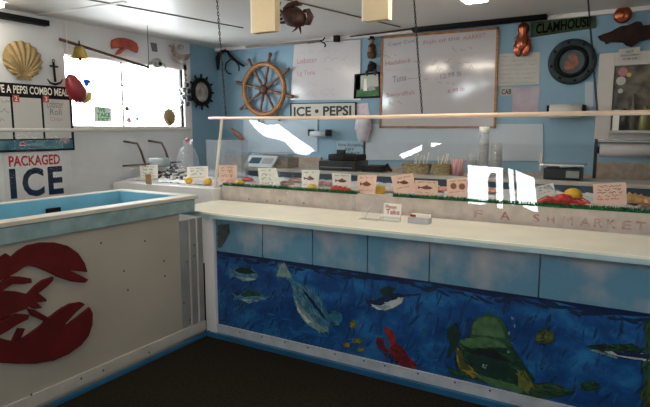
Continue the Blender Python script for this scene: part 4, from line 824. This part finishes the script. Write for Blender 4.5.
# menu board
uvm = PP.px([(-60, 72), (69, 90.5), (75, 149.5), (-60, 158)])
u1 = PP.uv(72, 120)[0]; um0 = 1.5; zt1 = PP.uv(68, 89.5)[1]; zt0 = PP.uv(72, 97)[1]; zb0 = PP.uv(75, 149)[1]; zb1 = PP.uv(74, 139)[1]
mbd = MB().box((LW+.051, um0, zb0-.01), (LW+.066, u1, zt1+.02)).build('menu_board', black); tag(mbd, 'black framed combo meal menu board with blank white columns', 'menu board')
PM = xpl(LW+.066); mwhite = M('menu_white', (.5, .48, .45), .5)
cols = [PM.uv(-45, 120)[0], PM.uv(12.5, 120)[0], PM.uv(43, 120)[0], u1-.02]
for i in range(3): MB().box((LW+.066, cols[i]+.012, zb1+.008), (LW+.068, cols[i+1]-.008, zt0-.03)).build('menu_column', mwhite, mbd)
MB().box((LW+.066, um0+.01, zb0+.01), (LW+.068, u1-.02, zb1-.004)).build('brand_strip', M('brand_blue', (.015, .09, .13), .4, col2=(.08, .2, .24), scale=9), mbd)
text('HAVE A PEPSI COMBO MEAL', PM, PM.uv(-13, 88)[0], u1-.035, zt0+.002, zt1+.002, paper, mbd, 'lettering', .001, bold=.02)
for n_, (x, y) in (('2', (13.5, 98.5)), ('3', (43.5, 99))):
    uv = PM.uv(x+2, y); MB().prism(PM, [(uv[0]-.025, uv[1]-.03), (uv[0]+.03, uv[1]-.03), (uv[0]+.03, uv[1]+.03), (uv[0]-.025, uv[1]+.03)], .0025, .0035).build('number_tag', inkred, mbd)
    text(n_, PM, uv[0]-.01, uv[0]+.014, uv[1]-.02, uv[1]+.02, paper, mbd, 'lettering', .004)
for s, x0, x1, y0, y1, m in (('Lobster', 47, 63, 107.5, 101, mg), ('Roll', 50, 61, 115, 109, mg), ('Chips', 50, 62, 122, 117, fr_)):
    a = PM.uv(x0, y0); b = PM.uv(x1, y1); text(s, PM, a[0], b[0], a[1], b[1], m, mbd, 'handwriting', .003)
for k in range(3): 
    a = PM.uv(-3, 100+10*k); b = PM.uv(10, 100+10*k); mb = MB(); scribble(mb, PM, a[0]-.1, b[0], a[1], .03, .004, random.Random(k+70), .003, 0, 2); mb.build('handwriting', mg, mbd)
uv = PM.uv(22.5, 145); MB().prism(PM, circ(uv[0], uv[1], .028, 20), .003, .004).build('round_logo', paper, mbd)
MB().prism(PM, [(uv[0]+.026*math.cos(t), uv[1]+.026*math.sin(t)) for t in [k*PI/10 for k in range(11)]], .0045, .005).build('round_logo', fmat, mbd)
MB().prism(PM, [(uv[0]+.026*math.cos(t), uv[1]-.006+.02*math.sin(t)) for t in [-PI+k*PI/10 for k in range(11)]], .0045, .005).build('round_logo', M('logo_blue', (.01, .04, .25), .5), mbd)
a = PM.uv(28, 147); b = PM.uv(43, 142.5); text('pepsi', PM, a[0], b[0], a[1], b[1], M('logo_pale', (.3, .38, .4), .5), mbd, 'lettering', .003)
uv = PM.uv(65, 141); mb = MB(); [mb.ell(PM.at(uv[0]+dx, uv[1]+dz, .006), (.004, .022, .018), 10, 6) for dx, dz in ((-.03, .01), (0, .018), (.028, .005), (0, -.012))]; mb.build('food_picture', M('food_pic', (.2, .12, .12), .6, col2=(.3, .3, .3), scale=40), mbd)
# ice sign
si = MB().box((LW+.051, PP.uv(4, 170)[0], .92), (LW+.056, PP.uv(69, 170)[0], zb0-.015)).build('sign', M('sign_white', (.58, .57, .57), .4)); tag(si, 'white PACKAGED ICE sign below the menu board', 'sign')
PI_ = xpl(LW+.056)
z0_, z1_ = PI_.uv(35, 165.5)[1], PI_.uv(35, 155)[1]; text('PACKAGED', PI_, PI_.uv(8.5, 160)[0], PI_.uv(60, 160)[0], z0_, z1_, M('sign_red', (.42, .02, .02), .7, spec=.1), si, 'lettering', .001, bold=.03)
z0_, z1_ = PI_.uv(35, 196.5)[1], PI_.uv(35, 167.5)[1]
for ch, x0, x1, bb in (('I', 9.5, 16, .0), ('C', 22, 44, .035), ('E', 48, 63, .03)): text(ch, PI_, PI_.uv(x0, 180)[0], PI_.uv(x1, 180)[0], z0_, z1_, M('sign_navy', (.006, .018, .045), .7, spec=.1), si, 'lettering', .001, bold=bb)
# rod, bell, string
xr_ = -4.3
R0, R1 = hit(59, 39, 0, -4.5), hit(149, 67.5, 0, -4.2)
o = MB().tube([R0, R1], [.014, .012], 8).build('wooden_rod', wooddark); tag(o, 'dark wooden rod slanting across the window top', 'rod')
a = hit(147, 0, 2, CEIL); o = MB().tube([(R1.x, R1.y, R1.z+.013), (R1.x-.0, R1.y-.0, CEIL-.001)], .003, 6).build('string', black); tag(o, 'thin dark string holding the right end of the rod', 'string')
q = hit(80, 58, 0, -4.42); bl = thing('bell', (q.x, q.y, q.z), 'brass bell hanging from the wooden rod over the window', 'bell')
MB().lathe((q.x, q.y, q.z), [(.085, 0), (.082, .006), (.062, .02), (.05, .06), (.042, .09), (.02, .105), (.001, .108)], seg=24).build('bell_body', brass, bl)
MB().tube([(q.x, q.y, q.z+.105), (q.x, q.y, q.z+.15)], .007, 6).build('hanger', blackiron, bl); MB().ell((q.x, q.y, q.z-.012), (.014, .014, .014), 10, 6).build('clapper', blackiron, bl)
# crab and lobster pieces over the window
def flatshape(pts, x, th, m, lab, name, cat='wall decoration', bev=.006): return tag(MB().prism(xpl(x), xpl(x).px(pts), 0, th).build(name, m, bevel=bev), lab, cat)
orr = M('orange_red', (.34, .05, .02), .45, var=.3, scale=14)
flatshape([(110,45),(111,40),(116,38),(123,38),(130,40),(135,43),(137,48),(136,53),(131,51),(127,49),(123,50),(119,54),(114,55),(117,51),(121,48),(115,48),(111,49)], LW+.003, .03, orr, 'orange-red claw decoration above the window', 'claw_decoration')
flatshape([(150,42.5),(156,43.5),(157,52),(152,51.5)], LW+.003, .015, M('plaque_grey', (.12, .11, .11), .5), 'small dark plaque above the window right half', 'plaque')
q = hit(157, 63, 0, LW+.05); t = thing('shell_crab', (q.x, q.y, q.z), 'greyish crab shell hanging at the window top', 'shell')
MB().ell((q.x, q.y, q.z), (.03, .075, .05), 16, 8, jit=.2).build('shell', M('shell_grey', (.3, .3, .28), .5, var=.3, scale=25), t); MB().ell((q.x+.03, q.y+.02, q.z-.01), (.012, .025, .022), 10, 6).build('dark_spot', black, t)
for s in (-1, 1):
    for k in range(3): MB().tube([(q.x, q.y+s*.06, q.z-.01), (q.x, q.y+s*(.1+.012*k), q.z+.01-.02*k), (q.x, q.y+s*(.115+.015*k), q.z-.04-.02*k)], [.006, .005, .003], 6).build('leg', M('shell_grey', (0, 0, 0)), t)
# carved gull
q = hit(179, 52, 0, LW+.08); gp = xpl(LW+.08); G = lambda x, y: gp.at(*gp.uv(x, y))
t = thing('carved_bird', (q.x, q.y, q.z-.1), 'carved pale shorebird at the right of the window top', 'bird carving'); bm_ = M('bird_paint', (.42, .36, .3), .5, col2=(.2, .13, .1), scale=14)
MB().tube([G(173, 46), G(173, 51), G(176, 56), G(181, 59), G(187, 57), G(191, 54)], [.018, .022, .04, .045, .03, .005], 12).build('body', bm_, t)
MB().ell(G(172, 45.5), (.022, .03, .024), 12, 8).build('head', bm_, t); MB().tube([G(171, 46), G(168.5, 46)], [.008, .002], 6).build('beak', black, t)
MB().ell(G(181, 47), (.015, .045, .03), 12, 8).build('wing', bm_, t)
# glass floats beside the window
sv = M('silver_glass', (.6, .6, .6), .15, metal=.7, col2=(.08, .08, .08), scale=18)
q = hit(186, 75, 0, LW+.06); t = thing('wind_chime', (q.x, q.y, 1.9), 'string of silvery and dark floats at the window edge', 'wind chime')
MB().tube([hit(185.5, 70, 0, LW+.06), hit(186, 106, 0, LW+.06)], .003, 6).build('cord', black, t)
for px, py, r, m in ((185, 75, .02, sv), (185.5, 80, .018, sv), (187, 85, .024, darkgrey), (183.5, 90, .03, sv), (188.5, 91, .03, darkgrey), (183.5, 97, .03, sv), (188.5, 98, .032, darkgrey), (182, 103, .026, sv), (187.5, 104, .026, darkgrey)):
    MB().ell(hit(px, py, 0, LW+.06), (r, r, r*1.05), 12, 8).build('float', m, t)
# little wheel mirror with picture
q = hit(202, 92, 0, LW+.05); t = thing('wheel_mirror', (q.x, q.y, q.z-.2), 'small black ship wheel frame with picture in the blue corner', 'mirror')
lx = LW+.05; n0 = Vector((1, 0, 0)); c = Vector((LW+.03, q.y, q.z))
def ering(r0, r1, d, m, nm): 
    mb = MB(); ks = 36
    for k in range(ks):
        a, b = 2*PI*k/ks, 2*PI*(k+1)/ks
        g = [(r, h) for r, h in ((r0, 0), (r1, 0), (r1, d), (r0, d))]
        va = [c+Vector((h, math.cos(a)*r, math.sin(a)*r)) for r, h in g]; vb = [c+Vector((h, math.cos(b)*r, math.sin(b)*r)) for r, h in g]
        mb.add(va+vb, [(i, (i+1) % 4, 4+(i+1) % 4, 4+i) for i in range(4)], 0, True)
    return mb.build(nm, m, t)
ering(.12, .165, .03, black, 'frame')
MB().prism(Pl(c, (0, 1, 0), (0, 0, 1), (1, 0, 0)), circ(0, 0, .121, 28), .002, .008).build('picture', M('portrait', (.42, .4, .37), .4, col2=(.12, .08, .06), scale=11), t)
for k in range(12): a = 2*PI*k/12; d = Vector((0, math.cos(a), math.sin(a))); MB().tube([c+n0*.015+d*.16, c+n0*.015+d*.19, c+n0*.015+d*.215], [.008, .014, .008], 6).build('spoke', black, t)
# red buoy
q = hit(77, 93, 0, -4.45); P3 = xpl(-4.45); Bq = lambda x, y: P3.at(*P3.uv(x, y)); t = thing('buoy', (q.x, q.y, q.z-.15), 'dark red lobster claw shaped buoy with yellow tip by the window', 'buoy')
MB().tube([Bq(68, 75), Bq(70, 77), Bq(74, 86), Bq(78, 94), Bq(82, 98), Bq(84, 100)], [.01, .045, .075, .085, .06, .02], 16).build('body', M('buoy_red', (.22, .015, .02), .4), t)
MB().tube([Bq(83, 101), Bq(87, 97), Bq(90, 93)], [.03, .045, .02], 12).build('tip', M('buoy_yellow', (.6, .45, .05), .4), t)
for x in (76, 80, 83): MB().tube([Bq(x, 99), Bq(x+.5, 104)], [.012, .004], 6).build('spike', M('buoy_red', (0, 0, 0)), t)
q = Bq(69, 75); o = MB().tube([(q.x, q.y, q.z), (q.x, q.y, CEIL-.055)], .002, 5).build('string', paper); tag(o, 'fine pale string holding the red buoy', 'string')
# ornaments hung in the window
def orn(pts, x, m, lab, name, cat): return tag(MB().prism(xpl(x), xpl(x).px(pts), 0, .008).build(name, m, bevel=.002), lab, cat)
orn([(83,80),(87,79),(91,81),(88,85),(87,88),(84,84)], LW-.03, M('glass_blue', (.02, .12, .6), .3), 'blue stained glass bird in the window', 'suncatcher', 'suncatcher')
pw = orn([(94,106),(111,108),(111,122),(94,122)], LW-.03, M('window_sticker', (.8, .85, .8), .6), 'pale window sticker with green lettering', 'sticker', 'sticker')
pls = xpl(LW-.022); gm = M('green_letters', (.02, .4, .08), .5)
for s, x0, x1, y0, y1 in (('WE', 98, 105, 112, 107.5), ('TAKE', 97, 110, 117, 113), ('EBT', 98, 109, 121.5, 118)): a = pls.uv(x0, y0); b = pls.uv(x1, y1); text(s, pls, a[0], b[0], a[1], b[1], gm, pw, 'lettering', .002, bold=.03)
pk = M('shell_pink', (.55, .35, .33), .5, var=.2, scale=30); br_ = M('shell_brown', (.22, .14, .08), .5)
for px, py, r, m, lab in ((127, 108.5, .03, br_, 'brown shell hanging in the window, highest of the group'), (129, 120, .032, pk, 'pink shell hanging low in the window'), (137, 119, .025, M('shell_white', (.6, .58, .56), .5), 'white shell right of the low pink shell'), (137, 108, .018, M('shell_white', (0, 0, 0)), 'tiny white shell right of the brown shell')):
    q = hit(px, py, 0, LW-.01); tag(MB().ell(q, (.015, r, r*.8), 12, 8, jit=.3).build('hanging_shell', m), lab, 'shell', 'shells hung in the window')
q0 = hit(136, 100, 0, LW-.01); o = MB().tube([(q0.x, q0.y, WZ1-.01), (q0.x, q0.y, WZ0+.05)], .002, 5).build('string', M('grey_thread', (.3, .3, .3), .6)); tag(o, 'thin grey thread carrying the small window shells', 'string')
pl_ = xpl(LW-.02); c0 = pl_.uv(162.5, 118); c1_ = pl_.uv(174.5, 118); scallop(168.5, 117, (c1_[0]-c0[0])/2, (c1_[0]-c0[0])/2*1.05, 'brown scallop shell in the lower right of the window', pl_, 0, M('shell_brown2', (.28, .19, .08), .5, var=.2, scale=30), 12)
# roll holder under the window, bag in the corner
a, b = hit(149, 163, 0, LW+.28), hit(167, 162, 0, LW+.28); zr = (a.z+b.z)/2
t = thing('roll_holder', (LW+.25, (a.y+b.y)/2, zr), 'clear film roll on dark bracket under the left window', 'paper roll holder')
MB().tube([(LW+.28, a.y, zr), (LW+.28, b.y, zr)], .05, 18).build('film_roll', M('film_roll', (.5, .55, .55), .25), t)
for yy_ in (a.y-.04, b.y+.04): MB().tube([(LW+.004, yy_-.03, zr+.22), (LW+.2, yy_-.03, zr+.2), (LW+.24, yy_-.02, zr+.12), (LW+.28, yy_, zr-.03)], .012, 8).build('bracket', M('rust_brown', (.09, .05, .03), .5), t)
MB().tube([(LW+.28, a.y-.32, zr-.01), (LW+.28, b.y+.2, zr-.01)], .01, 8).build('axle', M('rust_brown', (0, 0, 0)), t)
q = hit(188, 165, 0, -4.1)
zb1_ = 1.16
def bagf3(a, b):
    t_ = 2*PI*a; r = (.11*(1-b)**.7+.028)*(1+.25*noise.noise(Vector((math.cos(t_)*2.5, math.sin(t_)*2.5, b*5)))) if b < .8 else .03+.03*(b-.8)*5
    return Vector((q.x+math.cos(t_)*r, q.y+math.sin(t_)*r, 1.145+.36*b))
bag = MB().grid(bagf3, 28, 16).build('produce_bag', frost); tag(bag, 'tied clear plastic bag with red print in the left corner', 'bag')
MB().ell((q.x+.06, q.y-.06, 1.21), (.04, .05, .02), 10, 6).build('red_print', fmat, bag); MB().ell((q.x, q.y, 1.50), (.025, .025, .02), 10, 6).build('red_tie', fmat, bag)
# side bench under the window
o = MB().box((LW+.052, 3.80, .9), (LW+.062, 3.81, 1.0))
sb = MB().box((LW+.005, 4.37, .4), (-3.52, 4.81, 1.14)).build('side_bench', white); tag(sb, 'white side bench filling the corner behind the ice', 'bench')
# wooden paddle by first card
q = hit(148, 192, 1, 3.63); q2 = hit(148, 178, 1, 3.70); o = MB().box((q.x-.035, 3.635, 1.0855), (q.x+.035, 3.65, 1.0855+.10)).build('wooden_block', M('block_brown', (.34, .2, .09), .5, var=.2, scale=20), bevel=.004); tag(o, 'small upright wooden block before the leftmost price card', 'block')
# ================================================================== CEILING HANGINGS
cb = M('shade_cream', (.66, .52, .32), .6, var=.03, scale=4); cb2 = M('shade_pale', (.75, .7, .6), .5)
for (p, q_, y, lab) in (((252, 32), (275, 32), 3.1, 'cream rectangular box hanging nearest the dark crab'), ((363, 20), (388, 20), 3.3, 'cream rectangular box hanging above the harpoon thin end')):
    a, b = hit(*p, 1, y), hit(*q_, 1, y); t = thing('hanging_box', ((a.x+b.x)/2, y+.1, CEIL), lab, 'hanging box', 'cream boxes under the ceiling')
    zb_ = (a.z+b.z)/2
    mb = MB(); mb.box((a.x, y, zb_), (b.x, y+.012, CEIL-.002)); mb.box((a.x, y+.05, zb_), (b.x, y+.06, CEIL-.002)); mb.box((b.x-.012, y+.012, zb_), (b.x, y+.05, CEIL-.002))
    mb.build('side_panels', cb, t); MB().box((a.x-.01, y, zb_), (a.x-.001, y+.06, CEIL-.002)).build('pale_edge', cb2, t)
# crab hanging from the ceiling
cy_ = 3.3; P4 = ypl(cy_); K = lambda x, y, d=0: P4.at(*P4.uv(x, y), d)
t = thing('hanging_crab', K(300, 20), 'dark brown crab hanging below the ceiling', 'crab'); km = M('crab_dark', (.018, .008, .007), .5, col2=(.09, .03, .02), scale=24, spec=.3)
rot = Matrix.Rotation(.35, 3, 'Y'); MB().ell(K(294, 17), (.11, .04, .068), 18, 10, rot=rot, jit=.12).build('shell', km, t)
def lim(pts, rs, nm): MB().tube([K(x, y, d) for x, y, d in pts], rs, 8).build(nm, km, t)
lim([(284, 9, .0), (290, 5, .01), (297, 3.5, .01), (302, 5, .0)], [.012, .016, .02, .005], 'claw'); lim([(304, 11, 0), (309, 11, .01), (312, 17, .02), (309, 23, .01), (304, 24, 0)], [.012, .018, .024, .022, .006], 'claw')
for pts in ([(284, 14, 0), (279, 9, .01), (281, 2, 0)], [(283, 15, 0), (277, 15.5, .01), (274, 17, 0)], [(284, 18, 0), (279, 20, .01), (276, 22, 0)], [(287, 22, 0), (280, 23, .01), (277, 28, 0)], [(297, 26, 0), (297, 29, .01), (292, 32, 0)], [(299, 25, 0), (301, 29, .01), (301, 34, 0)]): lim(pts, [.012, .009, .003], 'leg')
MB().tube([K(296, 4), (K(296, 4).x, cy_, CEIL-.001)], .002, 5).build('string', black, t) if K(296, 4).z < CEIL else None
# ceiling lamps
def lamp(x0, x1, y0, y1, lab):
    t = thing('ceiling_light', ((x0+x1)/2, (y0+y1)/2, CEIL), lab, 'ceiling light', 'ceiling lights')
    MB().box((x0-.02, y0-.02, CEIL-.03), (x1+.02, y1+.02, CEIL-.001)).build('housing', white, t)
    MB().box((x0, y0, CEIL-.07), (x1, y1, CEIL-.031)).build('diffuser', warmlamp, t, bevel=.01)
lamp(-1.22, -1.06, 3.05, 4.17, 'fluorescent ceiling light over the middle of the display case')
lamp(-3.0, -2.0, 2.2, 2.34, 'fluorescent ceiling light running crosswise over the customer side')
lamp(-4.44, -4.28, 1.4, 2.48, 'fluorescent ceiling light at the left above the tank')
# ================================================================== LIGHT
wd = bpy.data.worlds.new('sky'); C.world = wd; wd.use_nodes = True; bg = wd.node_tree.nodes['Background']; bg.inputs[0].default_value = (.92, .95, 1, 1); bg.inputs[1].default_value = 20
def portal(loc, rot, sx, sy):
    l = bpy.data.lights.new('daylight', 'AREA'); l.shape = 'RECTANGLE'; l.size = sx; l.size_y = sy; l.cycles.is_portal = True
    o = bpy.data.objects.new('daylight', l); COL.objects.link(o); o.location = loc; o.rotation_euler = rot
portal((LW-.11, (WY0+WY1)/2, (WZ0+WZ1)/2), (PI/2, 0, -PI/2), WY1-WY0, WZ1-WZ0)
portal((RW+.11, (OY0+OY1)/2, (OZ0+OZ1)/2), (PI/2, 0, PI/2), OY1-OY0, OZ1-OZ0)
C.view_settings.view_transform = 'Standard'; C.view_settings.look = 'None'; C.view_settings.exposure = -.34; C.view_settings.gamma = 1
try: C.cycles.use_denoising = True
except Exception: pass
for o in COL.objects:
    if '_w' in o: del o['_w']
